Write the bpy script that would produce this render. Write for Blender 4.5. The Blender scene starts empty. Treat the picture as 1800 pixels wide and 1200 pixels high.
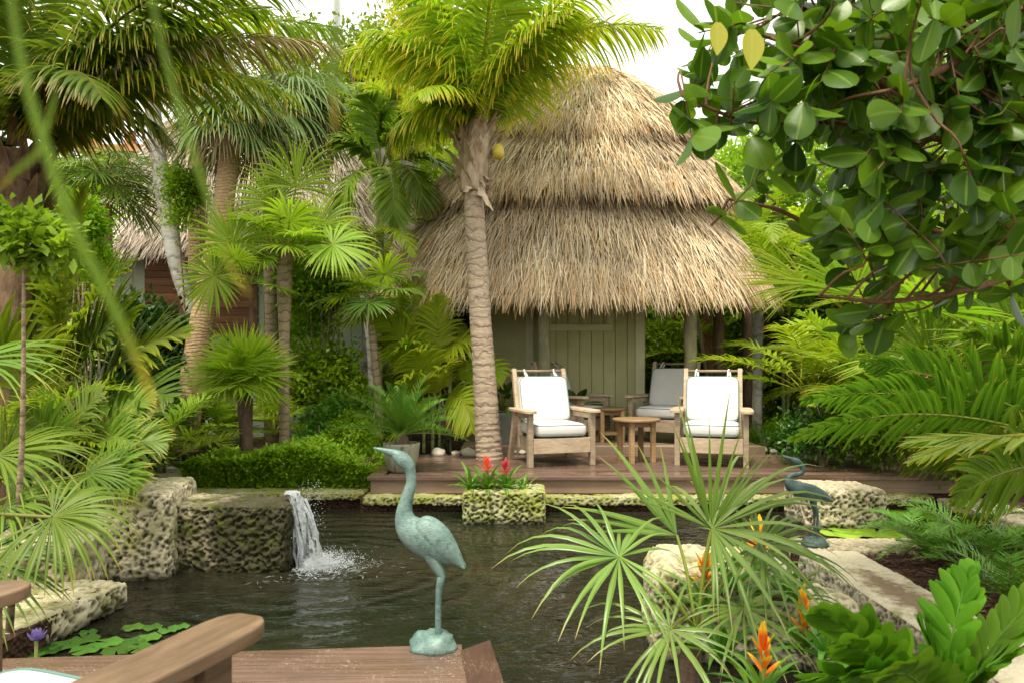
import bpy, math, random
import numpy as np
from mathutils import Vector, Matrix
PI=math.pi; R_=math.radians
F=1250.0; HY=640.0; H=1.1
def W(px,py,D): return np.array([(px-900)*D/F, D, H-(py-HY)*D/F])
def G(px,py,z=0.0):
    D=F*(H-z)/(py-HY); return np.array([(px-900)*D/F, D, z])
sc=bpy.context.scene; col=sc.collection
# ------------------------------------------------------------------ helpers
def nrm(v): 
    v=np.asarray(v,float); return v/np.maximum(np.linalg.norm(v,axis=-1,keepdims=True),1e-9)
def spline(pts,n):
    p=np.asarray(pts,float); p=np.vstack([2*p[0]-p[1],p,2*p[-1]-p[-2]]); m=len(p)-3
    t=np.linspace(0,m-1e-6,n); i=t.astype(int); f=(t-i)[:,None]
    a,b,c,d=p[i],p[i+1],p[i+2],p[i+3]
    return .5*((2*b)+(-a+c)*f+(2*a-5*b+4*c-d)*f**2+(-a+3*b-3*c+d)*f**3)
class MB:
    def __init__(s): s.V=[];s.Fc=[];s.A=[];s.n=0
    def add(s,v,f,t=0.,r=0.,k=0.):
        v=np.asarray(v,float).reshape(-1,3); f=np.asarray(f,int).reshape(-1,4)
        a=np.zeros((len(v),3)); a[:,0]=t; a[:,1]=r; a[:,2]=k
        s.V.append(v); s.Fc.append(f+s.n); s.A.append(a); s.n+=len(v)
    def xform(s,fn): s.V=[fn(v) for v in s.V]; return s
    def build(s,name,mat,parent=None,loc=(0,0,0),smooth=True,bevel=0,rel=None):
        me=bpy.data.meshes.new(name)
        v=np.vstack(s.V) if s.V else np.zeros((0,3)); f=np.vstack(s.Fc); a=np.vstack(s.A)
        if rel is not None: v=v-np.asarray(rel)
        me.vertices.add(len(v)); me.vertices.foreach_set('co',v.astype(np.float32).ravel())
        me.loops.add(len(f)*4); me.loops.foreach_set('vertex_index',f.astype(np.int32).ravel())
        me.polygons.add(len(f)); me.polygons.foreach_set('loop_start',np.arange(0,len(f)*4,4,dtype=np.int32))
        me.update(calc_edges=True)
        at=me.attributes.new('lv','FLOAT_VECTOR','POINT'); at.data.foreach_set('vector',a.astype(np.float32).ravel())
        me.polygons.foreach_set('use_smooth',np.full(len(f),bool(smooth)))
        me.materials.append(mat)
        o=bpy.data.objects.new(name,me); col.objects.link(o); o.location=loc
        if parent: o.parent=parent
        if bevel:
            b=o.modifiers.new('Bevel','BEVEL'); b.width=bevel; b.segments=2; b.limit_method='ANGLE'
        return o
def tag(o,label=None,cat=None,group=None,kind=None):
    if label: o['label']=label
    if cat: o['category']=cat
    if group: o['group']=group
    if kind: o['kind']=kind
    return o
def thing(name,loc,label,cat,group=None,rz=0):
    o=bpy.data.objects.new(name,None); col.objects.link(o); o.location=tuple(float(x) for x in loc); o.rotation_euler=(0,0,rz)
    o.empty_display_size=.05
    return tag(o,label,cat,group)
def dup(o,loc=None,rz=None,scale=None,label=None,group=None):
    c=o.copy(); col.objects.link(c)
    if loc is not None: c.location=tuple(float(x) for x in loc)
    if rz is not None: c.rotation_euler=(0,0,rz)
    if scale is not None: c.scale=(scale,)*3
    if label: c['label']=label
    if group: c['group']=group
    for ch in list(o.children):
        d=ch.copy(); col.objects.link(d); d.parent=c
        for g in list(ch.children):
            e=g.copy(); col.objects.link(e); e.parent=d
    return c
BOXF=[(0,3,2,1),(4,5,6,7),(0,1,5,4),(1,2,6,5),(2,3,7,6),(3,0,4,7)]
def box(mb,c,s,rz=0,r=0,k=0,t=0):
    x,y,z=[q/2 for q in s]
    v=np.array([(-x,-y,-z),(x,-y,-z),(x,y,-z),(-x,y,-z),(-x,-y,z),(x,-y,z),(x,y,z),(-x,y,z)])
    if rz:
        ca,sa=math.cos(rz),math.sin(rz); v=np.stack([v[:,0]*ca-v[:,1]*sa,v[:,0]*sa+v[:,1]*ca,v[:,2]],1)
    mb.add(v+np.asarray(c,float),BOXF,t,r,k)
def beam(mb,p0,p1,w,d,side=(1,0,0),r=0,k=0):
    p0=np.asarray(p0,float);p1=np.asarray(p1,float); t=nrm(p1-p0); s=np.asarray(side,float); s=nrm(s-t*np.dot(s,t)); u=np.cross(t,s)
    v=[]
    for p in (p0,p1):
        for a,b in ((-1,-1),(1,-1),(1,1),(-1,1)): v.append(p+s*a*w/2+u*b*d/2)
    mb.add(v,BOXF,0,r,k)
def tube(mb,pts,rad,n=8,r=0.,k=0.,sx=1.,ref=(0,0,1),cap=True,tt=None):
    P=np.asarray(pts,float); m=len(P); rad=np.broadcast_to(np.asarray(rad,float),(m,)).copy()
    if cap:
        d0=nrm(P[1]-P[0]); d1=nrm(P[-1]-P[-2])
        P=np.vstack([P[0]-d0*rad[0]*.02,P,P[-1]+d1*rad[-1]*.02]); rad=np.concatenate([[rad[0]*.02],rad,[rad[-1]*.02]]); m+=2
    T=np.gradient(P,axis=0) if m>2 else np.repeat(P[1:]-P[:1],2,0)
    T=nrm(T); ref=np.asarray(ref,float)
    A=ref-T*(T@ref)[:,None]; bad=np.linalg.norm(A,axis=1)<.1
    alt=np.array([1.,.3,0]); A2=alt-T*(T@alt)[:,None]
    if bad.mean()>.3: A=A2
    elif bad.any():
        A[bad]=A2[bad]
    A=nrm(A); B=np.cross(T,A)
    th=np.linspace(0,2*PI,n,endpoint=False)
    sxa=np.broadcast_to(np.asarray(sx,float),(m,)) if np.ndim(sx)==0 else np.concatenate([[sx[0]],sx,[sx[-1]]]) if cap else np.asarray(sx)
    V=P[:,None]+rad[:,None,None]*(np.cos(th)[None,:,None]*A[:,None]+(np.sin(th)[None,:,None]*B[:,None])*sxa[:,None,None])
    i=np.arange(m-1)[:,None]*n; j=np.arange(n)[None,:]; j2=(j+1)%n
    f=np.stack([i+j,i+j2,i+n+j2,i+n+j],-1).reshape(-1,4)
    t=np.repeat(np.linspace(0,1,m),n)
    mb.add(V.reshape(-1,3),f,t,r,k)
def lathe(mb,c,prof,n=32,r=0,k=0,fn=None):
    pr=np.asarray(prof,float); m=len(pr); th=np.linspace(0,2*PI,n,endpoint=False)
    V=np.stack([pr[:,0,None]*np.cos(th),pr[:,0,None]*np.sin(th),np.repeat(pr[:,1,None],n,1)],-1).reshape(-1,3)
    if fn is not None: V=fn(V)
    i=np.arange(m-1)[:,None]*n; j=np.arange(n)[None,:]; j2=(j+1)%n
    f=np.stack([i+j,i+j2,i+n+j2,i+n+j],-1).reshape(-1,4)
    mb.add(V+np.asarray(c,float),f,0,r,k)
def superell(mb,c,s,e=.35,n=24,m=16,M=None,r=0):
    """rounded cushion: superellipsoid half sizes s"""
    u=np.linspace(-PI/2+.02,PI/2-.02,m); w=np.linspace(0,2*PI,n*2,endpoint=False)
    sp=lambda a,p:np.sign(a)*np.abs(a)**p
    cu,su=sp(np.cos(u),e),sp(np.sin(u),e+.25); cw,sw=sp(np.cos(w),.22),sp(np.sin(w),.22)
    cu=np.concatenate([[0,cu[0]*.6],cu,[cu[-1]*.6,0]]); su=np.concatenate([[su[0]*1.06,su[0]*1.04],su,[su[-1]*1.04,su[-1]*1.06]]); m+=4
    V=np.stack([cu[:,None]*cw*s[0],cu[:,None]*sw*s[1],np.repeat(su[:,None],len(w),1)*s[2]],-1).reshape(-1,3)
    if M is not None: V=V@np.asarray(M).T
    n2=len(w); i=np.arange(m-1)[:,None]*n2; j=np.arange(n2)[None,:]; j2=(j+1)%n2
    f=np.stack([i+j,i+j2,i+n2+j2,i+n2+j],-1).reshape(-1,4)
    mb.add(V+np.asarray(c,float),f,0,r,0)
# ---- numpy noise
def _h(i,j,k,s):
    x=(i*374761393+j*668265263+k*2147483647+s*974634777)&0xffffffff
    x=((x^(x>>13))*1274126177)&0xffffffff; x=(x^(x>>16))&0xffffffff
    x=(x*2246822519)&0xffffffff; x^=x>>15
    return (x&0xffffff)/float(0xffffff)
def vnoise(P,seed=0):
    P=np.asarray(P,float)+100; i=np.floor(P).astype(np.int64); f=P-i; f=f*f*(3-2*f); o=0
    for a in (0,1):
        for b in (0,1):
            for c in (0,1):
                w=(f[:,0] if a else 1-f[:,0])*(f[:,1] if b else 1-f[:,1])*(f[:,2] if c else 1-f[:,2])
                o=o+w*_h(i[:,0]+a,i[:,1]+b,i[:,2]+c,seed)
    return o
def fbm(P,seed=0,o=3):
    s=0;a=.5;P=np.asarray(P,float)
    for q in range(o): s=s+a*(vnoise(P*2**q,seed+q)-.5); a*=.5
    return s
def worley(P,seed=0):
    P=np.asarray(P,float)+100; i=np.floor(P).astype(np.int64); d1=np.full(len(P),9.)
    for a in (-1,0,1):
        for b in (-1,0,1):
            for c in (-1,0,1):
                q=i+np.array([a,b,c]); x=np.stack([_h(q[:,0],q[:,1],q[:,2],seed+n) for n in (1,2,3)],1)
                d=np.linalg.norm(q+x-P,axis=1); d1=np.minimum(d1,d)
    return d1
# ---- leaf blades
def blades(mb,base,dr,side,L,Wd,droop,K=4,prof=None,fold=0.,r=None,k=0.,grav=(0,0,-1),pw=1.6,t0=0.,rib=1.):
    base=np.asarray(base,float);dr=nrm(dr);N=len(base)
    L=np.broadcast_to(np.asarray(L,float),(N,));Wd=np.broadcast_to(np.asarray(Wd,float),(N,));droop=np.broadcast_to(np.asarray(droop,float),(N,))
    s=np.linspace(0,1,K+1); g=np.asarray(grav,float)
    d=nrm(dr[:,None]+droop[:,None,None]*((s[None,:]**pw)*1.6)[...,None]*g)
    P=np.concatenate([np.zeros((N,1,3)),np.cumsum((d[:,:-1]+d[:,1:])/2*(L/K)[:,None,None],1)],1)+base[:,None]
    sd=np.broadcast_to(np.asarray(side,float)[:,None],d.shape); sd=nrm(sd-(sd*d).sum(-1,keepdims=True)*d)
    w=prof(s) if prof else np.sin(PI*np.clip(s*.9+.08,0,1))
    hw=(Wd[:,None]*w[None]/2)[...,None]
    if r is None: r=np.random.rand(N)
    if fold:
        U=np.cross(sd,d); A=P+sd*hw+U*hw*fold; B=P; C=P-sd*hw+U*hw*fold
        V=np.stack([A,B,C],2); nc=3
    else: V=np.stack([P+sd*hw,P-sd*hw],2); nc=2
    n0=np.arange(N)[:,None,None]*(K+1)*nc; a=np.arange(K)[None,:,None]*nc; b=np.arange(nc-1)[None,None,:]
    q=n0+a+b; f=np.stack([q,q+1,q+nc+1,q+nc],-1).reshape(-1,4)
    t=np.broadcast_to(s[None,:,None],(N,K+1,nc)).ravel()*(1-t0)+t0; rr=np.broadcast_to(np.asarray(r)[:,None,None],(N,K+1,nc)).ravel()
    if fold and np.ndim(k)==0: k=np.broadcast_to(np.array([k,max(k,.0+rib),k]),(N,K+1,3)).ravel()
    mb.add(V.reshape(-1,3),f,t,rr,k)
pin=lambda s:np.clip(np.minimum(s*6+.25,1)*(1-s**2.2)+.03,0,1)
obov=lambda s:np.sin(PI*np.clip(s,0.02,.985)**1.12)**.55
strap=lambda s:np.clip((1-s**3)*.97+.03,0,1)
def pinnate(mb,base,az,el,L,n=45,ll=.5,lw=.03,arch=1.2,vee=.25,droop=.5,rng=None,pet=.18,roll=0.,K=4,rr=.012,fold=.35,sw=(.35,1.1),tipf=.35,lean=0.,prof=pin,apow=1.2):
    rng=rng or np.random; m=26; s=np.linspace(0,1,m); e=el-arch*s**apow; a=az+lean*s
    T=np.stack([np.cos(a)*np.cos(e),np.sin(a)*np.cos(e),np.sin(e)],1)
    P=np.vstack([[0,0,0],np.cumsum((T[1:]+T[:-1])/2*L/(m-1),0)])+np.asarray(base,float)
    S=np.stack([-np.sin(a),np.cos(a),0*a],1); U=np.cross(T,S)*-1
    U=np.where(True,np.cross(S,T)*-1,U)
    U=np.cross(T,S); 
    if roll: S,U=S*math.cos(roll)+U*math.sin(roll),U*math.cos(roll)-S*math.sin(roll)
    tube(mb,P,rr*(1-.85*s),5,r=.5,k=1.,cap=False)
    q=np.linspace(pet,.995,n)+rng.uniform(-.3,.3,n)/n*(1-pet); q=np.clip(q,0,.999)
    fi=q*(m-1); i=fi.astype(int); f=(fi-i)[:,None]; lr=lambda X:X[i]*(1-f)+X[np.minimum(i+1,m-1)]*f
    Pb,Tb,Sb,Ub=lr(P),nrm(lr(T)),nrm(lr(S)),nrm(lr(U))
    u=(q-pet)/(1-pet); lp=np.sin(PI*np.clip(.12+.80*u,0,1))**.6; lp=lp*(1-(1-tipf)*u**3)
    for sg in (1,-1):
        th=sw[0]+(sw[1]-sw[0])*u+rng.normal(0,.07,n); v=vee+rng.normal(0,.1,n)
        d=(Sb*sg*np.cos(th)[:,None]+Tb*np.sin(th)[:,None])*np.cos(v)[:,None]+Ub*np.sin(v)[:,None]
        sd=Tb*np.cos(th)[:,None]-Sb*sg*np.sin(th)[:,None]
        if fold and sg<0: sd=-sd
        blades(mb,Pb,d,sd,ll*lp*rng.uniform(.88,1.08,n),lw*rng.uniform(.8,1.1,n),droop*rng.uniform(.6,1.4,n),K,prof,-fold if fold else 0,r=rng.uniform(0,1,n)*.6+.2+rng.uniform(-.2,.2))
def frondto(mb,base,tip,arch=1.,**kw):
    b=np.asarray(base,float); c=np.asarray(tip,float)-b; L=np.linalg.norm(c); az=math.atan2(c[1],c[0]); e=math.atan2(c[2],math.hypot(c[0],c[1]))
    pinnate(mb,b,az,e+arch*.47,L*(1+arch*arch*.045),arch=arch,**kw)
def fan(mb,c,axis,normal,Rr,n=36,spread=300,join=.45,droop=.35,rng=None,K=6,fold=.45,cup=.12,costa=0.,wmul=1.,petfrom=None,petr=.008,pw=2.2,split=0.,jit=.03):
    rng=rng or np.random; c=np.asarray(c,float); a=nrm(axis); nn=np.asarray(normal,float); nn=nrm(nn-a*np.dot(nn,a)); s=np.cross(nn,a)
    th=np.linspace(-R_(spread)/2,R_(spread)/2,n); dth=th[1]-th[0]
    d=np.cos(th)[:,None]*a+np.sin(th)[:,None]*s; sj=np.cos(th)[:,None]*s-np.sin(th)[:,None]*a; d=nrm(d+nn*cup+ nn*rng.normal(0,.03+jit,n)[:,None]+sj*rng.normal(0,jit*.8,n)[:,None])
    sd=np.cos(th)[:,None]*s-np.sin(th)[:,None]*a
    L=Rr*(1-.25*np.abs(th/(R_(spread)/2))**2.)*rng.uniform(1-jit*2.2,1.05,n)
    base=np.repeat(c[None],n,0)
    if costa: 
        ct=np.clip(np.cos(th),0,1)*costa*Rr; base=base+a*ct[:,None]*.8
    w=2*L*join*math.tan(dth/2)*1.04*wmul
    def prof(q): return np.where(q<join,np.maximum(q/join,.05),np.clip(1-((q-join)/(1-join))**1.3,0,1)*.97+.03)
    blades(mb,base,d,sd,L,w,droop*rng.uniform(.7,1.35,n),K,prof,fold,r=np.clip(rng.normal(.5,.18)+rng.normal(0,.12,n),0,1),pw=pw)
    if petfrom is not None:
        p0=np.asarray(petfrom,float); mid=(p0+c)/2+np.array([0,0,.12])*np.linalg.norm(c-p0)
        tube(mb,spline([p0,mid,c],7),np.linspace(petr*1.5,petr,7),5,r=.5,k=1.,cap=False)
def leafcloud(mb,c,rad,nc,nl,size,rng,cr=.28,flat=.3,shell=.5,asp=.5,grow=None):
    c=np.asarray(c,float);rad=np.asarray(rad,float)
    u=nrm(rng.normal(size=(nc,3))); q=rng.uniform(shell**3,1,nc)**(1/3); C=c+u*q[:,None]*rad
    cl=np.repeat(C,nl,0); o=rng.normal(size=(nc*nl,3))*cr*np.mean(rad)*.55; B=cl+o
    out=nrm(B-c)*.7+rng.normal(size=B.shape)*.7; out[:,2]-=flat*rng.uniform(0,1,len(B)); out=nrm(out)
    sd=nrm(np.cross(out,rng.normal(size=B.shape)+np.array([0,0,1.2])))
    s=size*rng.uniform(.55,1.25,len(B)); crn=np.repeat(rng.uniform(0,1,nc),nl)
    up=np.cross(sd,out)
    tip=B+out*s[:,None]; md=B+out*s[:,None]*.5; h=sd*(s*asp*.5)[:,None]; fo=up*(s*.08)[:,None]
    V=np.stack([B,md+h+fo,tip,md-h+fo],1).reshape(-1,3); f=np.arange(len(B)*4).reshape(-1,4)
    mb.add(V,f,np.tile([0,.5,1,.5],len(B)),np.repeat(np.clip(crn*.55+rng.uniform(0,.45,len(B)),0,1),4),0)
# ------------------------------------------------------------------ materials
class NT:
    def __init__(s,name,rough=.6,spec=.5):
        s.m=bpy.data.materials.new(name); s.m.use_nodes=True; s.t=s.m.node_tree; s.b=s.t.nodes['Principled BSDF']; s.out=s.t.nodes['Material Output']
        s.b.inputs['Roughness'].default_value=rough; s.b.inputs['Specular IOR Level'].default_value=spec
    def n(s,ty,**k):
        x=s.t.nodes.new(ty)
        for a,b in k.items(): setattr(x,a,b)
        return x
    def l(s,a,b): s.t.links.new(a,b)
    def math(s,op,a,b=None,clamp=False):
        x=s.n('ShaderNodeMath',operation=op,use_clamp=clamp)
        for i,q in enumerate((a,b)):
            if q is None: continue
            if isinstance(q,(int,float)): x.inputs[i].default_value=q
            else: s.l(q,x.inputs[i])
        return x.outputs[0]
    def mix(s,f,a,b,mode='MIX'):
        x=s.n('ShaderNodeMix',data_type='RGBA',blend_type=mode)
        for i,q in ((0,f),(6,a),(7,b)):
            if isinstance(q,(int,float)): x.inputs[i].default_value=q
            elif isinstance(q,tuple): x.inputs[i].default_value=q+(1,)
            else: s.l(q,x.inputs[i])
        return x.outputs[2]
    def co(s,w='Object',scale=(1,1,1)):
        c=s.n('ShaderNodeTexCoord').outputs[w]; mp=s.n('ShaderNodeMapping'); mp.inputs['Scale'].default_value=scale; s.l(c,mp.inputs[0]); return mp.outputs[0]
    def noise(s,scale,v=None,detail=4,rough=.6,dist=0):
        x=s.n('ShaderNodeTexNoise'); x.inputs['Scale'].default_value=scale; x.inputs['Detail'].default_value=detail; x.inputs['Roughness'].default_value=rough; x.inputs['Distortion'].default_value=dist
        if v is not None: s.l(v,x.inputs['Vector'])
        return x.outputs['Fac']
    def vor(s,scale,v=None,feat='F1'):
        x=s.n('ShaderNodeTexVoronoi',feature=feat); x.inputs['Scale'].default_value=scale
        if v is not None: s.l(v,x.inputs['Vector'])
        return x.outputs['Distance']
    def ramp(s,f,stops):
        x=s.n('ShaderNodeValToRGB'); e=x.color_ramp.elements
        while len(e)<len(stops): e.new(.5)
        for q,(p,c) in zip(e,stops): q.position=p; q.color=(c if isinstance(c,tuple) else (c,c,c))+(1,)
        s.l(f,x.inputs[0]); return x.outputs[0]
    def mr(s,f,a,b,c=0.,d=1.):
        x=s.n('ShaderNodeMapRange'); x.clamp=True
        for i,q in enumerate((a,b,c,d)): x.inputs[i+1].default_value=q
        s.l(f,x.inputs[0]); return x.outputs[0]
    def attr(s):
        a=s.n('ShaderNodeAttribute',attribute_name='lv'); x=s.n('ShaderNodeSeparateXYZ'); s.l(a.outputs['Vector'],x.inputs[0]); return x.outputs
    def bump(s,h,st=.5,dist=.01):
        x=s.n('ShaderNodeBump'); x.inputs['Strength'].default_value=st; x.inputs['Distance'].default_value=dist; s.l(h,x.inputs['Height']); s.l(x.outputs[0],s.b.inputs['Normal']); return x
    def col(s,c):
        if isinstance(c,tuple): s.b.inputs['Base Color'].default_value=c+(1,)
        else: s.l(c,s.b.inputs['Base Color'])
        return s
def leafmat(name,c1,c2,tip=(.4,.3,.05),tipat=.85,stalk=(.25,.28,.06),rough=.42,trans=.35,tb=1.25,spec=.28):
    t=NT(name,rough,spec); X=t.attr(); nz=t.noise(3.,t.co('Object'),2)
    oi=t.n('ShaderNodeObjectInfo').outputs['Random']
    f=t.math('ADD',t.math('MULTIPLY',X[1],.75),t.math('MULTIPLY',t.math('SUBTRACT',nz,.4),.9),True)
    c=t.mix(f,c1,c2)
    if tipat<1: c=t.mix(t.mr(X[0],tipat-.12,min(tipat+.12,1.0)),c,tip)
    c=t.mix(t.mr(X[2],.86,.98),c,stalk)
    hs=t.n('ShaderNodeHueSaturation'); t.l(c,hs.inputs['Color']); t.l(t.mr(oi,0,1,.78,1.22),hs.inputs['Value']); t.l(t.mr(oi,0,1,.488,.51),hs.inputs['Hue'])
    c=hs.outputs[0]; t.col(c)
    fs=t.noise(60.,t.co('Object',(1,1,1)),2); t.bump(fs,.15,.002)
    tr=t.n('ShaderNodeBsdfTranslucent'); cc=t.mix(1.,c,(tb,tb*1.02,tb*.55),'MULTIPLY'); t.l(cc,tr.inputs[0])
    mx=t.n('ShaderNodeMixShader'); mx.inputs[0].default_value=trans; t.l(t.b.outputs[0],mx.inputs[1]); t.l(tr.outputs[0],mx.inputs[2]); t.l(mx.outputs[0],t.out.inputs[0])
    return t.m
def woodmat(name,c1,c2,rough=.6,scale=(3,30,30),wet=0.,spec=.4,gs=1.,fleck=0):
    t=NT(name,rough,spec); v=t.co('Object',scale); X=t.attr()
    oi=t.n('ShaderNodeObjectInfo').outputs['Random']
    va=t.n('ShaderNodeVectorMath',operation='ADD'); t.l(v,va.inputs[0]); cb=t.n('ShaderNodeCombineXYZ'); t.l(t.math('MULTIPLY',t.math('ADD',X[1],oi),37.),cb.inputs[0]); t.l(t.math('MULTIPLY',X[1],91.),cb.inputs[1]); t.l(cb.outputs[0],va.inputs[1])
    g=t.noise(1.5*gs,va.outputs[0],6,.65,.6)
    c=t.mix(t.mr(g,.3,.72),c1,c2)
    big=t.noise(2.3,t.co('Object'),3)
    c=t.mix(t.mr(big,.35,.7,0,.35),c,tuple(x*.45 for x in c1))
    hs=t.n('ShaderNodeHueSaturation'); t.l(c,hs.inputs['Color']); t.l(t.mr(X[1],0,1,.66,1.3),hs.inputs['Value']); c=hs.outputs[0]
    if fleck: c=t.mix(t.math('MULTIPLY',t.mr(t.noise(150.,t.co('Object'),2,.5),.62,.70),t.mr(t.noise(4.,t.co('Object'),3),.45,.6)),c,(.5,.42,.28))
    t.col(c)
    if wet:
        wv=t.noise(1.6,t.co('Object',(.7,2.2,1)),4,.6,.5); t.l(t.mr(wv,.42,.56,rough,.13),t.b.inputs['Roughness'])
    t.bump(g,.35,.004)
    return t.m
def coralmat(name,base=(.5,.44,.30),moss=(.20,.22,.035),dark=(.022,.022,.009),mossy=.5,darkamt=0.,wetx=None,stain=None):
    t=NT(name,.9,.08); X=t.attr(); v=t.co('Object')
    n=t.noise(5.,v,4); f=t.noise(70.,v,3,.7)
    c=t.mix(t.mr(n,.62-mossy*.45,.85-mossy*.3),base,moss)
    c=t.mix(t.mr(f,.35,.75,0,.4),c,tuple(q*.55 for q in base))
    if wetx is not None:
        sx=t.n('ShaderNodeSeparateXYZ'); t.l(v,sx.inputs[0]); w=t.math('ADD',sx.outputs[0],t.math('MULTIPLY',t.math('SUBTRACT',n,.5),.7))
        c=t.mix(t.mr(w,wetx[0],wetx[1],0,.9),c,(.014,.016,.008)); c=t.mix(t.mr(t.noise(7.,v,3),.55,.7,0,.5),c,(.12,.14,.015))
    if stain:
        mp=t.n('ShaderNodeMapping'); mp.inputs['Location'].default_value=(-stain[0]*stain[2],-stain[1]*stain[3],0); mp.inputs['Scale'].default_value=(stain[2],stain[3],0); t.l(v,mp.inputs[0]); ln=t.n('ShaderNodeVectorMath',operation='LENGTH'); t.l(mp.outputs[0],ln.inputs[0])
        q=t.math('ADD',ln.outputs['Value'],t.math('MULTIPLY',t.math('SUBTRACT',t.noise(14.,v,4,.7),.5),2.2)); c=t.mix(t.mr(q,.5,1.1,.8,0),c,(.16,.09,.045))
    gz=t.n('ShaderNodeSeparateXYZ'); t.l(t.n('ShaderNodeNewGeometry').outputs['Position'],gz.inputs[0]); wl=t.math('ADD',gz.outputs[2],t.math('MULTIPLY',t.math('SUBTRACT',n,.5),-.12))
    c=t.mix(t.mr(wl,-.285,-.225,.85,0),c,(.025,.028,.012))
    c=t.mix(t.math('MULTIPLY',X[0],1.,True),c,dark)  # pit colour: algae and dirt, deepened to paint in the pits' own shadow
    t.col(c); t.bump(f,.6,.006)
    return t.m
def simple(name,c,rough=.6,spec=.4,nz=0.,ns=20.,bump=0.):
    t=NT(name,rough,spec)
    if nz or bump:
        f=t.noise(ns,t.co('Object'),4)
        t.col(t.mix(t.mr(f,.3,.7,0,1),tuple(q*(1-nz) for q in c),tuple(min(q*(1+nz),1) for q in c)))
        if bump: t.bump(f,bump,.01)
    else: t.col(c)
    return t.m
def barkmat(name,c1,c2,rings=0.,sc=14.,lich=None,b=.5):
    t=NT(name,.85,.2); v=t.co('Object',(1,1,.35) if not rings else (1,1,3.)); n=t.noise(sc,v,5,.7); c=t.mix(t.mr(n,.3,.7),c1,c2)
    if rings:
        x=t.n('ShaderNodeSeparateXYZ'); t.l(t.co('Object'),x.inputs[0]); nn=t.noise(3.,t.co('Object'),3)
        z=t.math('ADD',t.math('MULTIPLY',x.outputs[2],rings),t.math('MULTIPLY',nn,3.5)); s=t.math('FRACT',z)
        c=t.mix(t.mr(s,.0,.22,.75,0),c,tuple(q*.4 for q in c1)); n=t.math('ADD',n,t.mr(s,0,.3,-.7,0))
    if lich: c=t.mix(t.mr(t.noise(2.2,t.co('Object'),3),.5,.62),c,lich)
    t.col(c); t.bump(n,b,.02); return t.m
M={}
M['palm']=leafmat('palm_leaf_green',(.065,.145,.010),(.19,.29,.018),(.42,.33,.05),.9)
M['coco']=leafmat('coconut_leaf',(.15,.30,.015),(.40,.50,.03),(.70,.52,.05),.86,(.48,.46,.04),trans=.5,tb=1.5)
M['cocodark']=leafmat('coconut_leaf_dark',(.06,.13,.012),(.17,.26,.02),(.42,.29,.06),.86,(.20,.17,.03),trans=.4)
M['frond']=leafmat('broad_frond_leaf',(.045,.14,.010),(.15,.30,.018),(.35,.33,.04),.95,(.3,.34,.05),.3,.35,1.4,.4)
M['sabal']=leafmat('sabal_leaf',(.085,.15,.04),(.20,.29,.085),(.36,.30,.14),.86,(.2,.22,.06),trans=.3)
M['thatchp']=leafmat('thatch_palm_leaf',(.15,.28,.012),(.32,.45,.025),(.45,.34,.10),.93,(.3,.34,.06),trans=.45,tb=1.4)
M['areca']=leafmat('areca_leaf',(.13,.24,.012),(.32,.42,.02),(.42,.34,.04),.93,(.30,.34,.04),trans=.42,tb=1.35)
M['arecay']=leafmat('areca_leaf_yellow',(.20,.34,.015),(.40,.50,.03),(.5,.34,.05),.9,(.42,.40,.04),trans=.45,tb=1.4)
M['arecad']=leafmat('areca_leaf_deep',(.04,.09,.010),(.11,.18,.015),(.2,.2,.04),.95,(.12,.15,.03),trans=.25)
M['silver']=leafmat('palmetto_leaf_silver',(.07,.17,.02),(.24,.36,.07),(.42,.28,.09),.92,(.30,.36,.05),.33,.3,1.2,.5)
M['clusia']=leafmat('clusia_leaf',(.022,.062,.005),(.15,.25,.012),(.1,.2,.03),1.2,(.15,.22,.03),.33,.32,1.7,.3)
M['clusia_y']=leafmat('clusia_leaf_yellow',(.48,.50,.06),(.62,.62,.09),(.6,.55,.1),1.2,(.55,.58,.14),rough=.4,trans=.4)
M['zamia']=leafmat('zamia_leaf',(.05,.15,.008),(.18,.35,.018),(.2,.4,.04),1.2,(.12,.26,.03),.34,.25,1.4,.35)
M['shrub']=leafmat('shrub_leaf',(.10,.20,.014),(.31,.43,.03),(.2,.33,.03),1.1,rough=.4,trans=.4,tb=1.4)
M['hedge']=leafmat('hedge_leaf',(.17,.36,.013),(.42,.62,.035),(.25,.5,.04),1.2,rough=.42,trans=.35,tb=1.3)
M['tree']=leafmat('tree_leaf',(.11,.21,.014),(.34,.46,.03),(.2,.3,.03),1.1,rough=.45,trans=.45,tb=1.4)
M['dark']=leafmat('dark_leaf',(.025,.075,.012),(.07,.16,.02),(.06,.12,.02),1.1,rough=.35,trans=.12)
M['fern']=leafmat('fern_leaf',(.09,.24,.025),(.26,.45,.06),(.2,.34,.05),1.1,trans=.35)
M['cycad']=leafmat('cycad_leaf',(.045,.15,.016),(.15,.32,.03),(.2,.3,.04),1.1,(.25,.3,.05),rough=.3,trans=.2)
M['spider']=leafmat('spider_leaf',(.22,.34,.10),(.55,.60,.35),(.5,.55,.3),1.1,trans=.3)
M['brom']=leafmat('bromeliad_leaf',(.06,.20,.02),(.18,.36,.03),(.2,.3,.04),1.1,rough=.28,trans=.25)
M['redfl']=leafmat('red_bract',(.65,.015,.02),(.85,.05,.06),(.9,.2,.2),.9,trans=.3)
M['orfl']=leafmat('orange_bract',(.75,.10,.01),(.90,.30,.01),(.95,.55,.02),.6,trans=.35,tb=1.1)
M['pink']=leafmat('pink_petal',(.7,.05,.12),(.8,.1,.2),trans=.3)
M['strip']=leafmat('hanging_leaflet',(.09,.15,.006),(.13,.20,.010),(.35,.24,.02),.85,trans=.4)
M['lily2']=leafmat('bright_lily_pad',(.12,.30,.015),(.30,.46,.03),(.3,.35,.04),1.2,rough=.3,trans=.05)
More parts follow.
